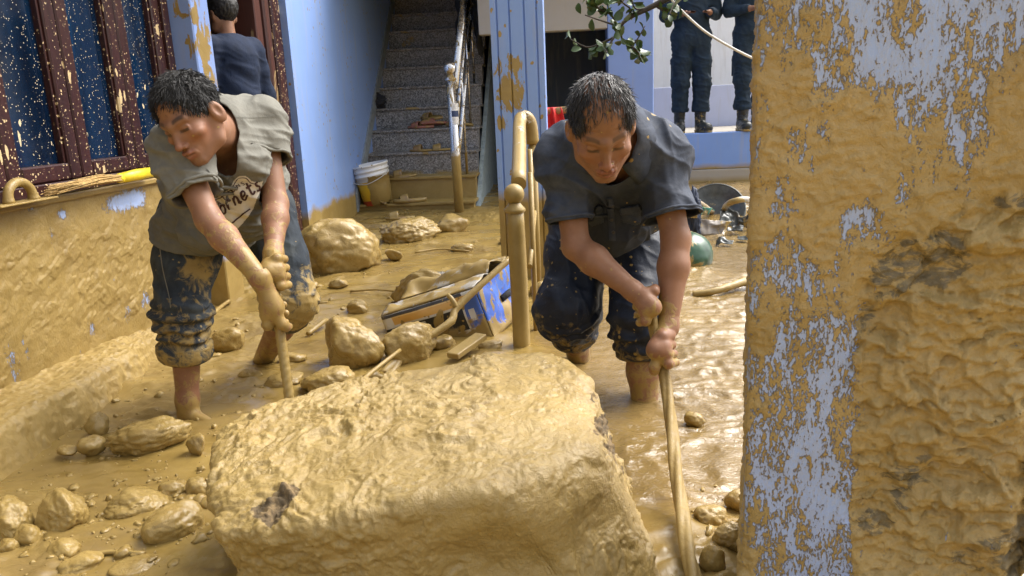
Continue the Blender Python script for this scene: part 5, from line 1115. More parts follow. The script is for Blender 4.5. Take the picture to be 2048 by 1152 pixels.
def grip(F, c, axis, pdir, sgn, wrist, R_, adir=1, s=1.0, thumb=(-25, -80, -135)):
    ax = unit(axis); pd = unit(np.asarray(pdir, float) - ax * (np.asarray(pdir, float) @ ax)); t = np.cross(ax, pd) * sgn
    def pos(th, r, q): a = math.radians(th); return c + ax * q * adir + (pd * math.cos(a) + t * math.sin(a)) * r
    lens = [.98, 1.06, 1.0, .84]; mc = []
    for i in range(4):
        q = (1.5 - i) * .0212 * s; L = lens[i]; m = pos(8, R_ + .022 * s, q * 1.04); mc.append(m)
        F.path([m, pos(68 * L, R_ + .021 * s, q), pos(128 * L, R_ + .0105 * s, q), pos(190 * L, R_ + .0095 * s, q)], [.0112 * s, .0102 * s, .0094 * s, .0084 * s], .0018)
    heel = pos(-32, R_ + .022 * s, -.004); w = np.asarray(wrist, float)
    for i in range(4): F.cone(w * .25 + heel * .75 if i > 1 else w * .30 + pos(-28, R_ + .022 * s, .016) * .70, mc[i], .0145 * s, .0116 * s, .012)
    F.cone(w, heel, .024 * s, .019 * s, .02); F.cone(heel, pos(0, R_ + .020 * s, 0), .019 * s, .016 * s, .018)
    tb = w * .35 + pos(-30, R_ + .022 * s, .030) * .65
    F.path([tb, pos(thumb[0] - 18, R_ + .020 * s, .036 * s), pos(thumb[1], R_ + .0135 * s, .043 * s), pos(thumb[2], R_ + .0105 * s, .043 * s)], [.0165 * s, .0130 * s, .0112 * s, .0090 * s], .007)
    return pos
def skin_attrs(me, V, R, c, s=1.0, mud=None, lips=(.25, .075, .055), brow=True, stub=.35):
    q = ((V - c) @ R) / s; x, y, z = np.abs(q[:, 0]), q[:, 1], q[:, 2]; col = np.repeat(SKIN[None], len(V), 0) * (1 + .10 * fbm(V * 18, 3, 3))[:, None]; near = (np.abs(q) < .16).all(1)
    def blend(m, cc): nonlocal col; m = (m * near)[:, None]; col = col * (1 - m) + np.asarray(cc)[None] * m
    blend(.45 * np.exp(-((x - .045) / .03) ** 2 - ((z + .035) / .03) ** 2) * (y > .02), (.33, .115, .066)); blend(.5 * np.exp(-(x / .016) ** 2 - ((z + .042) / .014) ** 2) * (y > .09), (.33, .105, .062))
    lipm = sstep(.028, .020, x) * sstep(.0175, .011, np.abs(z + .0745)) * (y > .078); blend(lipm * .75, lips); blend(sstep(.003, .0012, np.abs(z + .0735)) * sstep(.026, .02, x) * (y > .08), (.07, .02, .015))
    blend(stub * sstep(.045, .03, x) * np.clip(np.exp(-((z + .105) / .022) ** 2) + .8 * np.exp(-((z + .060) / .006) ** 2), 0, 1) * (y > .05), (.10, .055, .040))
    if brow: blend(.85 * sstep(.013, .019, x) * sstep(.056, .045, x) * sstep(.0072, .0035, np.abs(z - (.0235 + .006 * np.sin(np.clip((x - .012) / .045, 0, 1) * 2.6)) )) * (y > .05), (.012, .009, .008))
    blend(.95 * sstep(.0145, .019, x) * sstep(.048, .043, x) * sstep(.0055, .0030, np.abs(z + .0068 - .10 * (x - .03) ** 2 * 10)) * (y > .06), (.012, .008, .007))
    blend(.9 * np.exp(-((x - .0075) / .004) ** 2 - ((z + .053) / .0035) ** 2) * (y > .09), (.04, .015, .01))
    cattr(me, 'col', np.clip(col, 0, 1)); fattr(me, 'mudm', np.zeros(len(V)) if mud is None else mud)
def strands(points, dirs, lens, rad, seed, droop=.3, seg=4):
    rng = np.random.default_rng(seed); n = len(points); t = np.linspace(0, 1, seg + 1); up = np.array([0, 0, -1.0]); V = np.zeros((n, seg + 1, 3, 3)); side = np.cross(dirs, rng.normal(size=(n, 3))); side /= np.linalg.norm(side, axis=1)[:, None] + 1e-9; oth = np.cross(dirs, side); curl = rng.normal(0, .18, (n, 1))
    for i, a in enumerate(t):
        c = points + dirs * (lens * a)[:, None] + up * (droop * lens * a * a)[:, None] + side * curl * (lens * a * a)[:, None]; r = (rad * (1 - a) ** .7 + .00025)[:, None]
        for k in range(3): th = 2 * math.pi * k / 3; V[:, i, k] = c + (side * math.cos(th) + oth * math.sin(th)) * r
    base = (np.arange(n) * (seg + 1) * 3)[:, None]; Q = []
    for i in range(seg):
        for k in range(3): Q.append(np.concatenate([base + i * 3 + k, base + i * 3 + (k + 1) % 3, base + (i + 1) * 3 + (k + 1) % 3, base + (i + 1) * 3 + k], 1))
    return V.reshape(-1, 3), np.concatenate(Q)
def hair_cap(c, R, s, f=0.0, infl=.008, top=True, h=.0028):
    F = SDF(c - .16 * s, c + .16 * s, h); F.ell(c + R @ (np.array([0, -.010, .042]) * s), (np.array([.075, .096, .088]) + infl) * s, R, 0)
    def w(P):
        q = (P - c) @ R / s; e = (zline(q[:, 1], f) + .007 * vnoise(q * 120, 3) - q[:, 2]) * s * .8; return e
    m = np.abs(F.d) < .25; idx = np.argwhere(m); P = F.lo + F.h * idx; e = w(P); d = F.d[m]; F.d[m] = np.maximum(d, e.astype(np.float32))
    F.warp(lambda P: -.0025 * ridge(((P - c) @ R) * np.array([70, 40, 45]), 2, 4)); return F.nets()
def merge(parts_):
    VV, QQ = [], []; b = 0
    for V, Q in parts_: VV.append(V); QQ.append(Q + b); b += len(V)
    return np.concatenate(VV), np.concatenate(QQ)
def folds(across, wl, amp, seed, stretch=.22, octv=2):
    a = unit(across); o = unit(np.cross(a, [.3, .5, .8])); b = np.cross(a, o); B = np.stack([a / wl, o * stretch / wl, b * stretch / wl], 1).astype(np.float32)
    return lambda P: -amp * ridge(P @ B + .35 * vnoise(P * 9, seed)[:, None], octv, seed)
def rope_mesh(P, r, n=18, lobes=3, pitch=.085, depth=.2):
    P = np.asarray(P); s = np.concatenate([[0], np.cumsum(np.linalg.norm(np.diff(P, axis=0), axis=1))]); V = []; a = unit(np.cross(P[1] - P[0], [.3, 1, .2]))
    for i in range(len(P)):
        t = unit(P[min(i + 1, len(P) - 1)] - P[max(i - 1, 0)]); a = unit(a - t * (a @ t)); b = np.cross(t, a)
        for k in range(n): th = 2 * math.pi * k / n; ph = lobes * th - 2 * math.pi * s[i] / pitch * 1.0; rr = r * (1 - depth + depth * 2 * abs(math.cos(ph / 2))); V.append(P[i] + (a * math.cos(th) + b * math.sin(th)) * rr)
    idx = np.arange(len(V)).reshape(len(P), n); q = np.stack([idx[:-1], np.roll(idx[:-1], -1, 1), np.roll(idx[1:], -1, 1), idx[1:]], -1).reshape(-1, 4); return mesh_np('rope', np.array(V), q)
class Decal:
    """flat print or sewn-on pieces laid on a garment's surface"""
    def __init__(s, V, Q): s.b = bvh_of(V, Q); s.o = Vector((0, 0, CAMH))
    def hit(s, u, v, off):
        d = Vector(_ray(u, v).tolist()).normalized(); r = s.b.ray_cast(s.o, d)
        if r[0] is None: return None
        n = r[1]; n = n if n.dot(d) < 0 else -n; return r[0] + n * off
    def poly(s, pts, off, step=2.0, th=0.0):
        pts = [tuple(map(float, p)) for p in pts]
        def ins(x, y):
            c = False; j = len(pts) - 1
            for i in range(len(pts)):
                (xi, yi), (xj, yj) = pts[i], pts[j]
                if (yi > y) != (yj > y) and x < (xj - xi) * (y - yi) / (yj - yi) + xi: c = not c
                j = i
            return c
        us = [p[0] for p in pts]; vs = [p[1] for p in pts]; nu = int((max(us) - min(us)) / step) + 2; nv = int((max(vs) - min(vs)) / step) + 2; idx = {}; P = []; F = []
        for i in range(nu):
            for j in range(nv):
                u, v = min(us) + i * step, min(vs) + j * step
                if ins(u, v):
                    h = s.hit(u, v, off)
                    if h is not None: idx[(i, j)] = len(P); P.append(h[:])
        for (i, j) in idx:
            k = [(i, j), (i + 1, j), (i + 1, j + 1), (i, j + 1)]
            if all(q in idx for q in k):
                ps = [np.array(P[idx[q]]) for q in k]
                if max(np.linalg.norm(ps[a] - ps[a - 1]) for a in range(4)) < .02: F.append([idx[q] for q in k])
        par = list(range(len(P)))
        def fd(x):
            while par[x] != x: par[x] = par[par[x]]; x = par[x]
            return x
        for q in F:
            for k in q[1:]: par[fd(k)] = fd(q[0])
        cnt = {}
        for q in F: cnt[fd(q[0])] = cnt.get(fd(q[0]), 0) + 1
        if cnt: best = max(cnt, key=cnt.get); F = [q for q in F if fd(q[0]) == best]
        use = sorted({k for q in F for k in q}); mp = {k: i for i, k in enumerate(use)}; return [P[k] for k in use], [[mp[k] for k in q] for q in F]
    def stroke(s, pts, w, off, n=24):
        C = spline([(p[0], p[1], 0) for p in pts], n)[:, :2]; P = []; F = []
        for i in range(n):
            t = C[min(i + 1, n - 1)] - C[max(i - 1, 0)]; t = t / (np.linalg.norm(t) + 1e-9); nn = np.array([-t[1], t[0]]); ww = w if not hasattr(w, '__len__') else w[0] + (w[1] - w[0]) * i / (n - 1)
            for e in (-1, 1):
                h = s.hit(*(C[i] + nn * e * ww / 2), off); P.append(h[:] if h is not None else (P[-1] if P else (0, 0, -1)))
        for i in range(n - 1):
            a = [2 * i, 2 * i + 1, 2 * i + 3, 2 * i + 2]; ps = [np.array(P[k]) for k in a]
            if max(np.linalg.norm(ps[k] - ps[k - 1]) for k in range(4)) < .03: F.append(a)
        return P, F
    def obj(s, name, lst, mat, parent, th=.0):
        P, F = [], []
        for p, f in lst: b = len(P); P += p; F += [[i + b for i in q] for q in f]
        if not F: return None
        me = bpy.data.meshes.new(name); me.from_pydata(P, [], F); me.update()
        for q in me.polygons: q.use_smooth = True
        o = part(name, me, mat, parent)
        if th > 0: m = o.modifiers.new('t', 'SOLIDIFY'); m.thickness = th; m.offset = 1.0
        return o
def cloth_obj(name, V, Q, mat, parent, wet=None, mud=None):
    me = mesh_np(name, V, Q); fattr(me, 'darkm', np.zeros(len(V)) if wet is None else wet); fattr(me, 'mudm', np.zeros(len(V)) if mud is None else mud); return part(name, me, mat, parent)
def ring_fold(a, b, amp, wl, seed):
    a = np.asarray(a); b = np.asarray(b); t = unit(b - a); L = np.linalg.norm(b - a)
    def f(P):
        s_ = (P - a) @ t; w = sstep(-.02, .03, s_) * sstep(L + .02, L - .02, s_); d = np.linalg.norm((P - a) - s_[:, None] * t, axis=1); w = w * (d < .13); return -amp * w * (np.sin((s_ + .016 * fbm(P * 13, 2, seed)) * 2 * np.pi / wl) * .8 + .5 * vnoise(P * 38, seed + 1))
    return f

# ---------------- the man in the grey T-shirt
def man_grey():
    sL, sR = at(522, 246, 2.30), at(356, 300, 2.08); neck = np.array([-1.005, 2.17, .935]); hc = at(385, 234, 2.02); R = frame((-.23, -.87, -.44), (-.33, -.36, .87)); s = .915
    eR = at(418, 440, 1.99); wR = at(520, 556, 1.915); eL = at(552, 408, 2.20); wL = at(547, 508, 2.06)
    hipR, hipL = np.array([-1.285, 2.50, .66]), np.array([-1.11, 2.66, .66]); pel = (hipR + hipL) / 2 + [0, 0, .02]; kR, fR = np.array([-1.283, 2.325, .36]), np.array([-1.322, 2.335, -.01]); kL, fL = at(585, 600, 2.58), np.array([-1.39, 3.0, -.14])
    bar_a, bar_b = at(541, 522, 1.985), at(579, 800, 1.90); bd = unit(bar_b - bar_a); hR = bar_a + bd * .135; hL = bar_a + bd * .035; RB = .0135
    lat = unit(sL - sR); sp = unit(neck - pel); fr = unit(np.cross(lat, sp))
    root = empty('person', (-1.32, 2.5, 0), label='barefoot man in grey printed T-shirt and rolled jeans prying with an iron bar', category='person')
    # body
    F = SDF((-1.46, 1.78, -.26), (-.70, 3.12, 1.10), .0046)
    F.cone(pel, pel * .4 + neck * .6, .105, .115, .0, flat=lat, fs=1.25); F.cone(sR, sL, .052, .052, .05); F.cone(neck - sp * .12, neck, .085, .062, .04, flat=lat, fs=1.4)
    nk = hc + R @ np.array([0, -.028, -.055]); F.cone(neck - sp * .02, nk, .058, .052, .03); F.cone(neck + lat * .02 + fr * .05, hc + R @ np.array([-.035, .02, -.06]), .014, .013, .02); F.cone(neck - lat * .02 + fr * .05, hc + R @ np.array([.035, .02, -.06]), .014, .013, .02)
    H_ = SDF(hc - .165, hc + .165, .0025); H_.cone(neck - sp * .02, nk, .058, .052, 0); head_sdf(H_, hc, R, s, .9, True)
    for (a, b, c) in ((sR, eR, wR), (sL, eL, wL)):
        F.cone(a, b, .044, .034, .03); m = b * .70 + c * .30; F.path([b, m, c], [.034, .0365, .0235], .02)
    HR = SDF(hR - .125, hR + .125, .0023); HL = SDF(hL - .125, hL + .125, .0023); HR.cone(eR * .3 + wR * .7, wR, .0285, .0235, 0); HL.cone(eL * .3 + wL * .7, wL, .0285, .0235, 0)
    grip(HR, hR, bd, (-.30, -.90, .15), 1, wR, RB, 1, 1.15, (-35, -75, -115)); grip(HL, hL, bd, (.55, -.60, .15), -1, wL, RB, 1, 1.12, (-35, -75, -115))
    for (h, k, f) in ((hipR, kR, fR), (hipL, kL, fL)):
        F.cone(h, k, .075, .055, .03); m = k * .68 + f * .32; bk = unit(np.array([0, 1, 0]) - unit(f - k) * unit(f - k)[1]); F.path([k, m + bk * .012, f * .85 + k * .15, f], [.050, .050, .034, .033], .03); F.cone(f, f + ([.10, -.05, -.015] if f is fR else [-.02, -.14, -.01]), .030, .020, .02)
    V, Q = merge([F.nets(1), H_.nets(), HR.nets(), HL.nets()]); me = mesh_np('body', V, Q)
    dR = np.min([np.linalg.norm(V - p, axis=1) for p in (hR, hL)], 0); arm = (V[:, 2] < .86) & (V[:, 1] < 2.25) & (V[:, 2] > .3) & (V[:, 0] > -1.02); mud = np.where(arm, np.interp(dR, [0, .06, .13, .26], [.85, .68, .48, .37]), 0) + np.where(V[:, 2] < .24, np.interp(V[:, 2], [-.1, .0, .07, .24], [1.0, .75, .52, .36]), 0)
    mud += .40 * np.exp(-(((V - (hc + R @ np.array([-.055, -.02, -.075]))) / .03) ** 2).sum(1)); skin_attrs(me, V, R, hc, s, mud); body = part('body', me, M_SKIN, root)
    # hair
    cap = hair_cap(hc, R, s, .014, .003); rng = np.random.default_rng(3); L = (cap[0] - hc) @ R / s; pick = rng.choice(len(L), 5000); p0 = cap[0][pick]; l0 = L[pick]; crown = np.array([0.0, -.045, .13]); d = l0 - crown; nr = l0 / np.linalg.norm(l0, axis=1)[:, None]; d = d - nr * (d * nr).sum(1)[:, None] * .75; d /= np.linalg.norm(d, axis=1)[:, None] + 1e-6; d = d + .5 * rng.normal(0, .5, d.shape) + nr * .06; d /= np.linalg.norm(d, axis=1)[:, None]
    ln = rng.uniform(.012, .023, len(p0)) * np.where(l0[:, 2] > .03, 1.0, .5); hv = strands(p0 - (nr @ R.T) * .002, d @ R.T, ln, rng.uniform(.0007, .0016, len(p0)), 4, .22); V2, Q2 = merge([cap, hv]); part('hair', mesh_np('hair', V2, Q2), M_HAIR, root)
    # shirt
    G = SDF((-1.42, 1.90, .42), (-.74, 2.86, 1.08), .0042); mid = pel * .48 + neck * .52; hem = at(408, 470, 2.46)
    G.cone(neck - sp * .10 + fr * .01, mid + fr * .02, .118, .142, .0, flat=lat, fs=1.18); G.cone(mid + fr * .02, hem, .142, .150, .06, flat=lat, fs=1.12)
    G.cone(sR - sp * .005, sL - sp * .005, .060, .062, .05); G.cone(neck - sp * .05, neck - sp * .02, .10, .085, .05, flat=lat, fs=1.4)
    aR = unit(eR - sR); aL = unit(eL - sL); seR = sR + aR * .150; seL = sL + aL * .130
    G.cone(sR, seR + aR * .03, .060, .068, .045); G.cone(sL, seL + aL * .03, .060, .064, .045); G.cone(mid + fr * .05 - lat * .05, at(415, 455, 2.22), .075, .07, .06); G.cone(mid + lat * .02, at(500, 440, 2.36), .08, .05, .06); G.cone(at(488, 325, 2.17), at(478, 430, 2.27), .060, .065, .05)
    G.warp(folds(lat * .6 + sp * .8, .060, .0075, 5)); G.warp(folds(np.array([.2, 0, 1.0]), .040, .0055, 9, .3)); G.warp(folds(np.array([.9, .2, .4]), .10, .010, 15, .25)); 
    # hollow so that the neck line hangs open
    inner = G.d + .011; G.d = np.maximum(G.d, -inner)
    for (p_, n_, bx) in ((seR, aR, .11), (seL, aL, .11)):
        G.cutcyl(p_ + (lat * .030 if p_ is seL else -lat * .012), n_, .078)
    hn = unit(hem - mid); G.cut(hem, unit(hn * .7 + np.array([.12, -.05, -.55])), 0)
    # scoop neck: front bottom at photo (440, 362)
    nb_ = at(434, 348, 2.06); n_up = neck + sp * .07 - fr * .012 - lat * .02
    G.cone(n_up, neck + fr * .05 - lat * .025, .060, .050, .008, op='sub'); G.cone(neck + fr * .07 - lat * .03, nb_ + fr * .03, .044, .026, .008, op='sub')
    Vs, Qs = G.nets(2)
    wet = sstep(.86, .64, Vs[:, 2] + .05 * fbm(Vs * 7, 3, 3)) * .8; mud = .38 * np.exp(-(((Vs - at(470, 440, 2.2)) / np.array([.07, .2, .05])) ** 2).sum(1)) + .20 * sstep(.75, .55, Vs[:, 2])  # shirt darkens downwards: damp cloth plus shade painted into the colour
    shirt = cloth_obj('tshirt', Vs, Qs, M_TEE, root, wet, mud); dc = Decal(Vs, Qs)
    z2 = lambda x, y: (280 + x / 3.292, 110 + y / 3.292)
    out = [z2(*p) for p in [(470, 1005), (480, 950), (535, 922), (585, 880), (618, 820), (650, 792), (700, 792), (735, 822), (775, 835), (812, 822), (800, 880), (772, 940), (748, 1010), (712, 1065), (668, 1120), (636, 1150), (600, 1118), (560, 1090), (520, 1070), (488, 1050)]]
    dc.obj('print_badge', [dc.poly(out, .0022, 1.3)], M_TXT, shirt)
    inn = [z2(*p) for p in [(486, 1000), (494, 960), (545, 935), (598, 890), (630, 830), (655, 806), (696, 806), (728, 836), (772, 850)]]; st = [dc.stroke(inn, 1.6, .0042, 40)]
    # ATHENS, small capitals rising to the right
    A0, A1 = np.array(z2(535, 985)), np.array(z2(690, 850)); ux = (A1 - A0) / 5.0; uy = np.array([ux[1], -ux[0]]); uy = uy / np.linalg.norm(uy) * 9.0; ux = ux * .62
    gl = {'A': [[(0, 0), (.5, 1), (1, 0)], [(.2, .4), (.8, .4)]], 'T': [[(.5, 0), (.5, 1)], [(0, 1), (1, 1)]], 'H': [[(0, 0), (0, 1)], [(1, 0), (1, 1)], [(0, .5), (1, .5)]], 'E': [[(0, 0), (0, 1)], [(0, 1), (.9, 1)], [(0, .5), (.7, .5)], [(0, 0), (.9, 0)]], 'N': [[(0, 0), (0, 1)], [(0, 1), (1, 0)], [(1, 0), (1, 1)]], 'S': [[(.95, .85), (.5, 1), (.08, .75), (.9, .28), (.5, 0), (.05, .15)]]}
    for i, ch in enumerate('ATHENS'):
        o_ = A0 + (A1 - A0) * (i / 5.0) - ux * .5 + np.array([0, -4.0 * math.sin(i / 5 * math.pi)])
        for seg in gl[ch]: st.append(dc.stroke([tuple(o_ + ux * .75 * x + uy * y) for x, y in seg] if len(seg) > 2 else [tuple(o_ + ux * .75 * seg[0][0] + uy * seg[0][1]), tuple(o_ + ux * .75 * (seg[0][0] + seg[1][0]) / 2 + uy * (seg[0][1] + seg[1][1]) / 2), tuple(o_ + ux * .75 * seg[1][0] + uy * seg[1][1])], 1.7, .0042, 10))
    # Hornets, brush script
    B0, B1 = np.array(z2(498, 1082)), np.array(z2(806, 868)); vx = (B1 - B0) / 7.0; vy = np.array([vx[1], -vx[0]]); vy = vy / np.linalg.norm(vy) * 25 + vx * .22
    sc_ = {'H': [[(.1, 0), (.3, 1.15)], [(.75, 0), (.95, 1.15)], [(.0, .45), (.5, .60), (1.15, .62)]], 'o': [[(.6, .62), (.2, .5), (.15, .1), (.5, .0), (.8, .25), (.75, .55), (.55, .62), (1.05, .5)]], 'r': [[(.15, 0), (.3, .6)], [(.25, .4), (.6, .66), (.95, .55)]], 'n': [[(.1, 0), (.25, .62)], [(.2, .4), (.55, .64), (.75, .5), (.7, 0), (1.0, .1)]], 'e': [[(.2, .3), (.75, .38), (.65, .64), (.3, .55), (.2, .15), (.5, .0), (1.0, .2)]], 't': [[(.55, 1.05), (.4, .2), (.6, 0), (.95, .15)], [(.1, .66), (.95, .72)]], 's': [[(.8, .6), (.45, .62), (.4, .42), (.75, .22), (.5, 0), (.1, .06)]]}
    for i, ch in enumerate('Hornets'):
        for seg in sc_[ch]:
            q = [tuple(B0 + vx * (i + x * .92) + vy * y) for x, y in seg]
            if len(q) == 2: q = [q[0], tuple((np.array(q[0]) + np.array(q[1])) / 2), q[1]]
            st.append(dc.stroke(q, 4.2, .0046, 16))
    st.append(dc.stroke([z2(600, 1110), z2(680, 1040), z2(720, 1010)], 3.0, .0044, 14)); dc.obj('print_lettering', st, M_TXD, shirt)['kind'] = 'stuff'
    seam = [dc.stroke([z2(560, 405), z2(700, 412), z2(860, 405), z2(900, 400)], 1.5, .0015, 30), dc.stroke([z2(575, 395), z2(600, 500), z2(605, 640), z2(598, 780), z2(550, 825), z2(500, 815), z2(440, 750)], 3.2, .003, 40)]; [dc.obj('seam', [q_], M_TEE, shirt) for q_ in seam]
    for (p_, a_) in ((seR, aR), (seL, aL)):
        rg = []; o1 = unit(np.cross(a_, [0, 1, .2])); o2 = np.cross(a_, o1); bv = dc.b
        for t_ in np.linspace(0, 2 * math.pi, 33):
            dd = o1 * math.cos(t_) + o2 * math.sin(t_); h_ = bv.ray_cast(Vector((p_ - a_ * .012 + dd * .13).tolist()), Vector((-dd).tolist())); rg.append(np.array(h_[0]) if h_[0] is not None and (np.array(h_[0]) - p_) @ dd > .03 else p_ - a_ * .012 + dd * .07)
        rg = np.array(rg); rg[-1] = rg[0]; q_ = 'sleeve_hem'; oo = part(q_, MB().tube(rg, .0052, 8, False).me(), M_TEE, shirt)
    # jeans
    J = SDF((-1.46, 2.16, .10), (-.90, 2.95, .80), .0042); J.cone(pel - lat * .03 + [0, 0, .05], pel + [0, 0, -.04], .135, .13, 0, flat=lat, fs=1.15)
    cR = np.array([-1.295, 2.328, .225]); cL = kL + unit(fL - kL) * .085
    J.path([hipR + [0, 0, -.02], hipR * .5 + kR * .5 + [0, -.015, 0], kR, cR], [.112, .088, .078, .072], .05); J.path([hipL + [0, 0, -.02], hipL * .45 + kL * .55, kL + [0, -.01, 0], cL], [.112, .092, .084, .075], .04)
    J.warp(ring_fold(kR + [0, 0, .04], cR, .0085, .036, 3)); J.warp(ring_fold(kL + [-.02, .02, .07], cL, .007, .036, 4)); J.warp(folds(np.array([.5, .2, .8]), .06, .004, 11)); J.warp(folds(np.array([1, .1, .2]), .08, .004, 21))
    for (c_, d_) in ((cR, unit(fR - kR)), (cL, unit(fL - kL))): J.cut(c_, d_, 0, c_ - .14, c_ + .14)
    Vj, Qj = J.nets(1); mud = np.interp(Vj[:, 2], [.15, .26, .36, .46, .6], [.66, .56, .46, .26, .12]) + .55 * np.exp(-(((Vj - at(385, 540, 2.28)) / np.array([.05, .2, .07])) ** 2).sum(1)) + .35 * np.exp(-(((Vj - kL) / .12) ** 2).sum(1)); jeans = cloth_obj('jeans', Vj, Qj, M_JEAN, root, np.zeros(len(Vj)), mud)
    for (c_, d_, r_) in ((cR, unit(fR - kR), .086), (cL, unit(fL - kL), .084)):
        u_ = unit(np.cross(d_, [0, 1, .1])); me = MB().lathe(c_ - d_ * .026, [(r_ - .022, -.0), (r_ - .006, -.004), (r_, .004), (r_ + .002, .03), (r_, .050), (r_ - .005, .056), (r_ - .012, .050), (r_ - .02, .03)], 40, d_).me(); Vc = np.array([v.co[:] for v in me.vertices]); nn = .005 * fbm(Vc * 22, 3, 6); ctr = c_ + ((Vc - c_) @ d_)[:, None] * d_; Vc = Vc + (Vc - ctr) / (np.linalg.norm(Vc - ctr, axis=1)[:, None] + 1e-9) * nn[:, None]; me.vertices.foreach_set('co', Vc.astype(np.float32).ravel()); fattr(me, 'mudm', np.full(len(Vc), .55)); fattr(me, 'darkm', np.zeros(len(Vc))); part('rolled_cuff', me, M_JEAN, jeans)
    dj = Decal(Vj, Qj); dj.obj('side_seam', [dj.stroke([(318, 470), (325, 530), (338, 590), (342, 615)], 2.0, .002, 30)], mat_simple('denim_thread', (.16, .15, .12), .8), jeans)
    # iron bar
    P = [bar_a - bd * .03 + bd * t for t in np.linspace(0, np.linalg.norm(bar_b - bar_a) + .14, 140)]
    o = link('iron_bar', rope_mesh(P, RB, 12, 2, .022, .05), mat_mud('clay_coated_iron', 2.5, .5, .005), label='ribbed clay coated iron bar gripped by the man in grey', category='bar'); o.data.name = 'iron_bar'
man_grey()

# ---------------- the man in the navy shirt
def man_navy():
    sL, sR = np.array([.262, 2.28, .808]), np.array([-.010, 2.28, .812]); neck = np.array([.125, 2.205, .855]); hc = at(1203, 254, 2.03); R = frame((.08, -.80, -.58), (-.02, -.55, .78)); s = 1.01
    eR = at(1152, 492, 2.215); wR = at(1268, 583, 2.10); eL = at(1352, 478, 2.19); wL = at(1336, 655, 2.085); hipR, hipL = np.array([.045, 2.80, .57]), np.array([.235, 2.76, .57]); pel = (hipR + hipL) / 2 + [0, .02, .03]
    kR, fR = at(1140, 618, 2.60), np.array([.040, 2.99, -.20]); kL, fL = at(1282, 640, 2.46), np.array([.240, 2.385, -.25])
    ra, rb = at(1296, 592, 2.115), at(1326, 742, 2.03); bd = unit(rb - ra); h1 = at(1301, 616, 2.098); h2 = at(1318, 704, 2.05); RB = .0145
    lat = unit(sL - sR); sp = unit(neck - pel); fr = unit(np.cross(lat, sp)); root = empty('person', (.15, 2.65, 0), label='man in navy collared shirt bending forward and pulling a twisted rope', category='person')
    F = SDF((-.14, 1.84, -.30), (.44, 3.14, 1.06), .0046)
    F.cone(pel, pel * .4 + neck * .6, .11, .12, 0, flat=lat, fs=1.3); F.cone(sR, sL, .055, .055, .05); F.cone(neck - sp * .1, neck, .085, .062, .04, flat=lat, fs=1.4); F.cone(neck - sp * .02, hc + R @ np.array([0, -.03, -.05]), .062, .057, .03)
    H_ = SDF(hc - .17, hc + .17, .0025); H_.cone(neck - sp * .02, hc + R @ np.array([0, -.03, -.05]), .062, .057, 0); head_sdf(H_, hc, R, s, 1.0, True)
    for (a, b, c) in ((sR, eR, wR), (sL, eL, wL)):
        F.cone(a, b, .050, .040, .03); m = b * .68 + c * .32; F.path([b, m, c], [.040, .0435, .0265], .02)
    HR = SDF(h1 - .125, h1 + .125, .0023); HL = SDF(h2 - .125, h2 + .125, .0023); HR.cone(eR * .3 + wR * .7, wR, .0325, .0265, 0); HL.cone(eL * .3 + wL * .7, wL, .0325, .0265, 0)
    grip(HR, h1, bd, (-.45, -.75, .3), 1, wR, RB, -1, 1.12, (-35, -70, -105)); grip(HL, h2, bd, (.25, -.95, .1), -1, wL, RB, 1, 1.16, (-35, -70, -105))
    for (h, k, f) in ((hipR, kR, fR), (hipL, kL, fL)):
        F.cone(h, k, .078, .058, .03); m = k * .66 + f * .34; bk = unit(np.array([0, 1, 0]) - unit(f - k) * unit(f - k)[1]); F.path([k, m + bk * .01, f * .85 + k * .15, f], [.050, .052, .035, .035], .03); F.cone(f, f + [.0, -.16, -.01], .035, .026, .02)
    V, Q = merge([F.nets(1), H_.nets(), HR.nets(), HL.nets()]); me = mesh_np('body', V, Q); dh = np.minimum(np.linalg.norm(V - (h1 + bd * .02), axis=1), np.linalg.norm(V - (h2 + bd * .035), axis=1)); mud = np.where((V[:, 2] < .55) & (V[:, 1] < 2.2), np.interp(dh, [0, .05, .085, .16], [.85, .62, .25, .02]), 0) + np.where((V[:, 2] < .2) & (V[:, 1] > 2.2), np.interp(V[:, 2], [-.1, .03, .2], [.9, .55, .40]), 0)
    skin_attrs(me, V, R, hc, s, mud, stub=.25); part('body', me, M_SKIN, root)
    # thin wet hair combed forward: sides and back dense, top sparse
    cap = hair_cap(hc, R, s, .05, .003); rng = np.random.default_rng(8); VC, QC = cap; lc = (VC - hc) @ R / s; thin = (lc[:, 2] > .075) & (lc[:, 1] > -.085) & (np.abs(lc[:, 0]) < .052) | (lc[:, 1] > .058); gap = thin & (vnoise(lc * np.array([85, 16, 30]), 5) + .5 * vnoise(lc * np.array([160, 30, 50]), 6) + np.where(lc[:, 1] > .045, .6, 0) > .0); kq = ~gap[QC].any(1); QC = QC[kq]
    capm = (VC, QC); L = lc; pick = rng.choice(len(L), 5200); l0 = L[pick]; p0 = VC[pick]; w = np.where((l0[:, 2] > .07) & (np.abs(l0[:, 0]) < .055), np.where(l0[:, 1] > .04, .28, .75), 1.0); ok = rng.random(len(l0)) < w; l0 = l0[ok]; p0 = p0[ok]; nr = l0 / np.linalg.norm(l0, axis=1)[:, None]; fw = np.array([0, .75, -.25]); d = np.where((l0[:, 2] > .03)[:, None], fw + np.stack([l0[:, 0] * 5, 0 * l0[:, 0], 0 * l0[:, 0]], 1), np.array([0, .35, -1.0])); d = d - nr * (d * nr).sum(1)[:, None] * .96; d += rng.normal(0, .10, d.shape) - nr * .10; d /= np.linalg.norm(d, axis=1)[:, None]
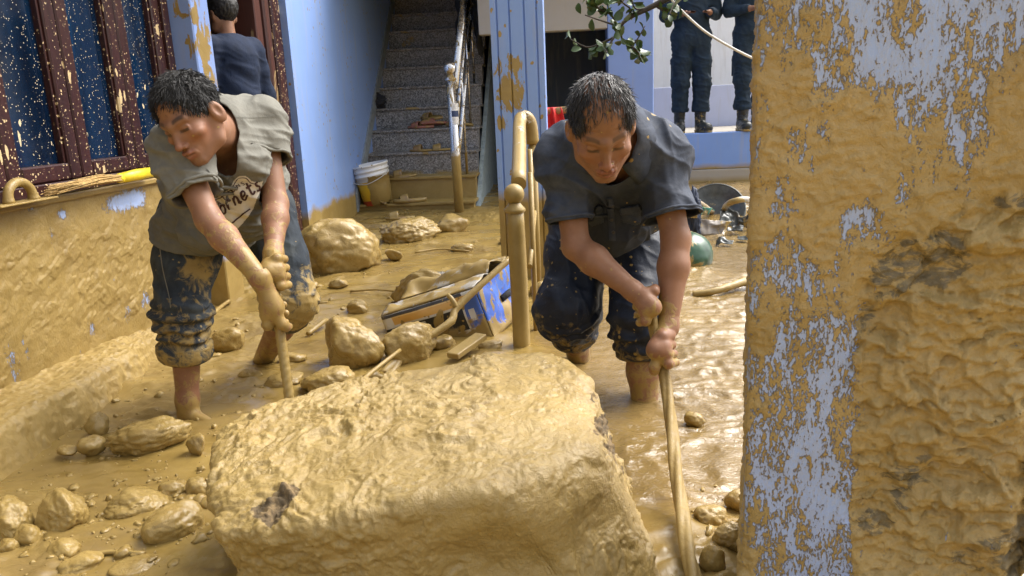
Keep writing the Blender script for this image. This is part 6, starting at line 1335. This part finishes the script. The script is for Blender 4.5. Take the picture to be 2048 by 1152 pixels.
    ln = rng.uniform(.014, .032, len(p0)) * np.where(l0[:, 2] > .03, 1.0, .55); hv = strands(p0 + (nr @ R.T) * .0012, d @ R.T, ln, rng.uniform(.0006, .0013, len(p0)), 9, .02, 5); V2, Q2 = merge([capm, hv]); part('hair', mesh_np('hair', V2, Q2), mat_simple('greying_black_hair', (.030, .027, .025), .30, var=.6, sc=60), root)
    # shirt
    G = SDF((-.20, 1.98, .36), (.50, 2.98, 1.02), .0042); mid = pel * .5 + neck * .5; hem = pel * .92 + neck * .08
    G.cone(neck - sp * .10 + fr * .01, mid + fr * .035, .125, .150, 0, flat=lat, fs=1.22); G.cone(mid + fr * .035, hem, .150, .150, .06, flat=lat, fs=1.15); G.cone(sR - sp * .005, sL - sp * .005, .064, .064, .05); G.cone(neck - sp * .05, neck - sp * .01, .10, .080, .05, flat=lat, fs=1.3)
    aR, aL = unit(eR - sR), unit(eL - sL); seR, seL = sR + aR * .190, sL + aL * .190; G.cone(sR, seR + aR * .03, .064, .070, .05); G.cone(sL, seL + aL * .03, .064, .069, .05); G.cone(mid + fr * .08, at(1225, 455, 2.42), .10, .075, .07)
    G.warp(folds(np.array([.5, .2, .85]), .085, .011, 5, .16)); G.warp(folds(np.array([-.6, .1, .8]), .075, .006, 9, .2)); G.warp(folds(np.array([1., .1, .1]), .09, .008, 13))
    inner = G.d + .011; G.d = np.maximum(G.d, -inner)
    for (p_, n_) in ((seR, aR), (seL, aL)): G.cutcyl(p_, n_, .098)
    G.cut(hem, unit(hem - mid), 0); nb_ = at(1205, 395, 2.12); G.cone(neck + sp * .07 - fr * .01, neck + fr * .05, .066, .056, .008, op='sub'); G.cone(neck + fr * .07, nb_ + fr * .03, .044, .012, .008, op='sub')
    Vs, Qs = G.nets(2); wet = sstep(.78, .62, Vs[:, 2] + .08 * fbm(Vs * 6, 3, 3)) * sstep(-.12, -.02, -np.abs(Vs[:, 0] - .13) + .06); mud = np.clip(.22 * sstep(.72, .5, Vs[:, 2]), 0, 1) + .3 * np.exp(-(((Vs - at(1275, 405, 2.2)) / .035) ** 2).sum(1)); shirt = cloth_obj('shirt', Vs, Qs, M_NAVY, root, wet, mud); dc = Decal(Vs, Qs); z5 = lambda x, y: (1020 + x / 3.031, 120 + y / 3.031)  # first mask colours the lower middle of the front darker
    # turned-down collar: band round the neck, leaf tips at the open front
    cax = unit(hc + R @ np.array([0, -.03, -.06]) - neck); cf = unit(fr - cax * (fr @ cax)); cl = np.cross(cf, cax); cc_ = neck + cax * .028; cp, cq = [], []; ths = np.linspace(math.radians(24), math.radians(336), 49)
    for th in ths:
        rd = cf * math.cos(th) + cl * math.sin(th); g_ = max(0.0, math.cos(th)) ** 3; wv = .003 * math.sin(th * 7)
        for (r_, z_) in ((.074, -.03), (.077, .012), (.082, .028), (.092, .024), (.106 + .006 * g_, .002), (.122 + .022 * g_, -.024 - .030 * g_)): cp.append(tuple(cc_ + rd * (r_ + wv) + cax * z_))
    for i_ in range(48):
        for k_ in range(5): cq.append((i_ * 6 + k_, (i_ + 1) * 6 + k_, (i_ + 1) * 6 + k_ + 1, i_ * 6 + k_ + 1))
    co = cloth_obj('collar', np.array(cp), np.array(cq), M_NAVY, shirt); sm_ = co.modifiers.new('t', 'SOLIDIFY'); sm_.thickness = .003
    dc.obj('pocket', [dc.poly([z5(*p) for p in [(455, 905), (560, 880), (575, 985), (500, 1010), (470, 985)]], .003, 2.0)], M_NAVY, shirt, .003); dc.obj('pocket', [dc.poly([z5(*p) for p in [(665, 905), (850, 870), (860, 960), (760, 1005), (680, 985)]], .003, 2.0)], M_NAVY, shirt, .003)
    dc.obj('pocket_flap', [dc.poly([z5(*p) for p in [(450, 890), (560, 862), (572, 905), (510, 940), (462, 925)]], .007, 2.0)], M_NAVY, shirt, .003); dc.obj('pocket_flap', [dc.poly([z5(*p) for p in [(660, 892), (850, 850), (862, 900), (760, 945), (672, 930)]], .007, 2.0)], M_NAVY, shirt, .003)
    dc.obj('placket', [dc.stroke([z5(*p) for p in [(600, 830), (610, 900), (618, 1000), (622, 1090)]], 11, .004, 30)], M_NAVY, shirt, .002)
    for k, (x, y) in enumerate([(612, 880), (618, 960), (622, 1040)]):
        h_ = dc.hit(*z5(x, y), .007)
        if h_ is not None: part('button', MB().lathe(h_, [(.001, .002), (.005, .002), (.0055, 0), (.005, -.002), (.001, -.002)], 12, (0, -.9, -.3)).me(), mat_simple('shirt_button', (.05, .045, .04), .4) if k == 0 else bpy.data.materials['shirt_button'], shirt)
    for (p_, a_) in ((seR, aR), (seL, aL)):
        rg = []; o1 = unit(np.cross(a_, [0, 1, .2])); o2 = np.cross(a_, o1)
        for t_ in np.linspace(0, 2 * math.pi, 33):
            dd = o1 * math.cos(t_) + o2 * math.sin(t_); h_ = dc.b.ray_cast(Vector((p_ - a_ * .012 + dd * .15).tolist()), Vector((-dd).tolist())); rg.append(np.array(h_[0]) if h_[0] is not None and (np.array(h_[0]) - p_) @ dd > .03 else p_ - a_ * .012 + dd * .078)
        rg = np.array(rg); rg[-1] = rg[0]; part('sleeve_hem', MB().tube(rg, .0045, 8, False).me(), M_NAVY, shirt)
    ch = at(1223, 352, 2.07); part('cord_tip', MB().tube([at(1223, 336, 2.075), ch], .0035, 8).me(), M_YELLOW, root)
    # trousers
    J = SDF((-.20, 2.25, .02), (.44, 3.05, .78), .0044); J.cone(pel + [0, 0, .04], pel + [0, 0, -.05], .14, .135, 0, flat=lat, fs=1.18); cR = kR + unit(fR - kR) * .15; cL = kL + unit(fL - kL) * .115
    J.path([hipR + [0, 0, -.02], hipR * .5 + kR * .5, kR + [-.01, -.01, 0], cR], [.122, .105, .098, .082], .05); J.path([hipL + [0, 0, -.02], hipL * .5 + kL * .5, kL + [0, -.005, 0], cL], [.120, .100, .092, .080], .04)
    J.warp(ring_fold(kR + [0, -.02, .03], cR, .008, .05, 3)); J.warp(ring_fold(kL + [0, 0, .03], cL, .009, .055, 4)); J.warp(folds(np.array([.4, .2, .9]), .07, .005, 11)); J.warp(folds(np.array([1, .1, .3]), .08, .005, 21))
    for (c_, d_) in ((cR, unit(fR - kR)), (cL, unit(fL - kL))): J.cut(c_, d_, 0, c_ - .15, c_ + .15)
    Vj, Qj = J.nets(1); mud = np.interp(Vj[:, 2], [.05, .13, .25, .4], [.60, .50, .32, .06]); tr = cloth_obj('trousers', Vj, Qj, M_NAVYP, root, None, mud)
    for (c_, d_, r_) in ((cR, unit(fR - kR), .086), (cL, unit(fL - kL), .084)):
        me = MB().lathe(c_ - d_ * .06, [(r_ - .02, 0), (r_ - .004, -.006), (r_ + .004, .004), (r_ + .006, .028), (r_ - .003, .036), (r_ + .004, .044), (r_ + .003, .066), (r_ - .008, .074), (r_ - .02, .06)], 40, d_).me(); Vc = np.array([v.co[:] for v in me.vertices]); ctr = c_ + ((Vc - c_) @ d_)[:, None] * d_; Vc = Vc + (Vc - ctr) / (np.linalg.norm(Vc - ctr, axis=1)[:, None] + 1e-9) * (.009 * fbm(Vc * 18, 3, 6))[:, None]; me.vertices.foreach_set('co', Vc.astype(np.float32).ravel()); fattr(me, 'mudm', np.full(len(Vc), .5)); fattr(me, 'darkm', np.zeros(len(Vc))); part('rolled_cuff', me, M_NAVYP, tr)
    P = spline([ra - bd * .025, h1, h2, rb, at(1337, 800, 1.96), at(1351, 930, 1.74), at(1372, 1080, 1.49), at(1390, 1165, 1.36), at(1402, 1240, 1.26)], 230); o = link('rope', rope_mesh(P, RB, 24, 3, .26, .20), mat_mud('clay_soaked_rope', 3.0, .7, .004, .85, 1.5), label='thick twisted clay soaked rope held by the man in navy', category='rope')
man_navy()

# ---------------- standing figures: two officers on the platform and someone in the doorway
def standing(base, yaw, H, label, top, bottom, feet, group=None, long_sleeve=True, apart=.09, boots=True, h=.0075, lean=0.0, step=0.0, armbend=0.0):
    c, s_ = math.cos(yaw), math.sin(yaw); Rz = np.array([[c, -s_, 0], [s_, c, 0], [0, 0, 1]]); k = H / 1.70; W = lambda x, y, z: np.asarray(base, float) + Rz @ (np.array([x, y, z]) * k)      # faces -y locally
    root = empty('person', base, label=label, category='person', group=group); lo, hi = W(0, 0, 0) - np.array([.34, .30, .03]) * k, W(0, 0, 1.72) + np.array([.34, .30, .03]) * k
    R = frame(Rz @ np.array([0, -1, -.12]), (0, 0, 1)); hc = W(0, -.03, 1.575); lat = Rz @ np.array([1.0, 0, 0])
    F = SDF(lo, hi, h); F.cone(W(0, 0, 1.0), W(0, 0, 1.32), .10 * k, .12 * k, 0, flat=lat, fs=1.3); F.cone(W(-.16, 0, 1.38), W(.16, 0, 1.38), .05 * k, .05 * k, .05); F.cone(W(0, 0, 1.38), W(0, -.01, 1.52), .055 * k, .052 * k, .03); head_sdf(F, hc, R, k)
    arms = []
    for q in (-1, 1):
        sh, el, wr = W(q * .19, 0, 1.38), W(q * .245, .02, 1.10), W(q * (.23 - .10 * armbend), -.05 - .12 * armbend, .86 + .24 * armbend); arms.append((sh, el, wr)); F.cone(sh, el, .045 * k, .036 * k, .03); F.cone(el, wr, .036 * k, .025 * k, .02); hd = unit(wr - el); pal = wr + hd * .05 * k; F.cone(wr, pal, .024 * k, .024 * k, .015, flat=Rz @ np.array([1., 0, 0]), fs=.62)
        for i in range(4): b_ = pal + Rz @ np.array([0, (i - 1.5) * .019 * k, 0]) + hd * .02 * k; F.path([b_, b_ + hd * .04 * k, b_ + hd * .065 * k + Rz @ np.array([-q * .02 * k, 0, 0])], [.009 * k, .0085 * k, .008 * k], .004)
        tb = wr + hd * .02 * k + Rz @ np.array([0, -.022 * k, 0]); F.path([tb, tb + hd * .035 * k + Rz @ np.array([0, -.02 * k, 0]), tb + hd * .06 * k + Rz @ np.array([0, -.022 * k, 0])], [.012 * k, .010 * k, .009 * k], .006)
    V, Q = F.nets(); me = mesh_np('body', V, Q); skin_attrs(me, V, R, hc, k); part('body', me, M_SKIN, root); cap = hair_cap(hc, R, k, 0, .012, h=.005); part('hair', mesh_np('hair', *cap), M_HAIR, root)
    G = SDF(lo, hi, h); G.cone(W(0, 0, .98), W(0, 0, 1.33), .13 * k, .135 * k, 0, flat=lat, fs=1.28); G.cone(W(-.17, 0, 1.385), W(.17, 0, 1.385), .065 * k, .065 * k, .05)
    for (sh, el, wr) in arms: G.cone(sh, el, .064 * k, .054 * k, .05); G.cone(el, wr, .054 * k, .040 * k, .02) if long_sleeve else None
    G.warp(folds((.4, .1, .9), .06, .006, 5)); G.cut(W(0, 0, .90), (0, 0, -1)); G.cone(W(0, -.02, 1.44), W(0, 0, 1.60), .058 * k, .06 * k, .006, op='sub')
    for (sh, el, wr) in arms: G.cut(wr, unit(wr - el), 0, wr - .07, wr + .07)
    V, Q = G.nets(); cloth_obj('shirt', V, Q, top, root)
    J = SDF(lo, hi, h); J.cone(W(0, 0, .95), W(0, 0, .90), .125 * k, .13 * k, 0, flat=lat, fs=1.25); legs = []
    for q in (-1, 1):
        hp, kn, an = W(q * .085, 0, .90), W(q * (apart + .005), -.02 - q * step * .3, .48), W(q * apart, .02 - q * step, .09); legs.append((hp, kn, an)); J.path([hp, hp * .45 + kn * .55, kn, kn * .35 + an * .65, an + [0, 0, .12 * k]], [.105 * k, .090 * k, .078 * k, .072 * k, .062 * k], .04)
    J.warp(folds((.3, .1, .95), .05, .006, 7, .35)); J.warp(folds((1, .1, .3), .07, .005, 8)); 
    for q, (hp, kn, an) in zip((-1, 1), legs): J.warp(ring_fold(kn + np.array([0, 0, .06]), an + np.array([0, 0, .10]), .0022, .06, 5))
    J.cut(W(0, 0, .20), (0, 0, -1)); J.cut(W(0, 0, 1.02), (0, 0, 1)); V, Q = J.nets(); tr = cloth_obj('trousers', V, Q, bottom, root)
    dc_b = bvh_of(V, Q)
    for q in (-1, 1):
        cpos = W(q * .175, 0, .60); Mx = Matrix.Translation(Vector(cpos.tolist())) @ Matrix.Rotation(yaw, 4, 'Z'); part('cargo_pocket', MB().box(-.010, .010, -.055 * k, .055 * k, -.085 * k, .085 * k, .006, 2, Mx).me(), bottom, tr)
    for o_ in [o_ for o_ in tr.children]:
        fattr(o_.data, 'darkm', np.zeros(len(o_.data.vertices))); fattr(o_.data, 'mudm', np.zeros(len(o_.data.vertices)))
    part('belt', MB().lathe(W(0, 0, .945), [(.160 * k, -.02), (.164 * k, -.02), (.164 * k, .02), (.160 * k, .02)], 30).me(), M_BELT, tr) if False else None
    for q, (hp, kn, an) in zip((-1, 1), legs):
        B = SDF(an - .22 * k, an + .26 * k, .005); toe = an + Rz @ np.array([q * .03, -.15, -.045]) * k; B.cone(an + [0, 0, .13 * k], an + [0, 0, .02], .056 * k, .050 * k, 0); B.cone(an + [0, 0, -.03 * k], toe, .050 * k, .044 * k, .03); B.cone(an + Rz @ np.array([0, .03, -.035]) * k, toe, .046 * k, .046 * k, .02); B.warp(folds((0, .3, 1), .03, .003, 3, .4)); B.cut((an[0], an[1], W(0, 0, .012)[2]), (0, 0, -1)); V, Q = B.nets(); bo = part('boot', mesh_np('boot', V, Q), feet, root)
        D2 = SDF(an - .22 * k, an + .20 * k, .006); D2.cone(an + Rz @ np.array([0, .035, -.07]) * k, toe + [0, 0, -.03 * k], .048 * k, .048 * k, 0); D2.cut((0, 0, W(0, 0, .0)[2]), (0, 0, -1)); D2.cut((0, 0, W(0, 0, .026)[2]), (0, 0, 1)); V, Q = D2.nets(); part('sole', mesh_np('sole', V, Q), M_BOOTSOLE, bo)
        for z in (.10, .13, .16, .19): c_ = an + Rz @ np.array([0, -.052 + .0, z - .05]) * k; part('lace', MB().tube([c_ + Rz @ np.array([-.022, .004, .01]) * k, c_ + Rz @ np.array([0, -.004, 0]) * k, c_ + Rz @ np.array([.022, .004, .012]) * k], .0035 * k, 6).me(), M_BELT, bo)
    return root
p1 = at(1381, 264, 8.0); standing((p1[0], 8.02, .621), .10, 1.76, 'uniformed officer in navy trousers and black boots, nearest the blue pier', M_UNI, M_UNI, M_BOOT, 'officers standing on the platform', apart=.095, armbend=1.0, step=.03)
p2 = at(1490, 262, 8.0); standing((p2[0] + .06, 8.04, .621), .25, 1.78, 'uniformed officer half hidden by the gate pillar', M_UNI, M_UNI, M_BOOT, 'officers standing on the platform', apart=.10, step=-.05, armbend=1.0)
standing((-1.97, 4.52, .0), -1.95, 1.68, 'person in dark blue sweater seen from behind in the doorway', M_DOORS, M_DOORS, M_SLIP, h=.008)
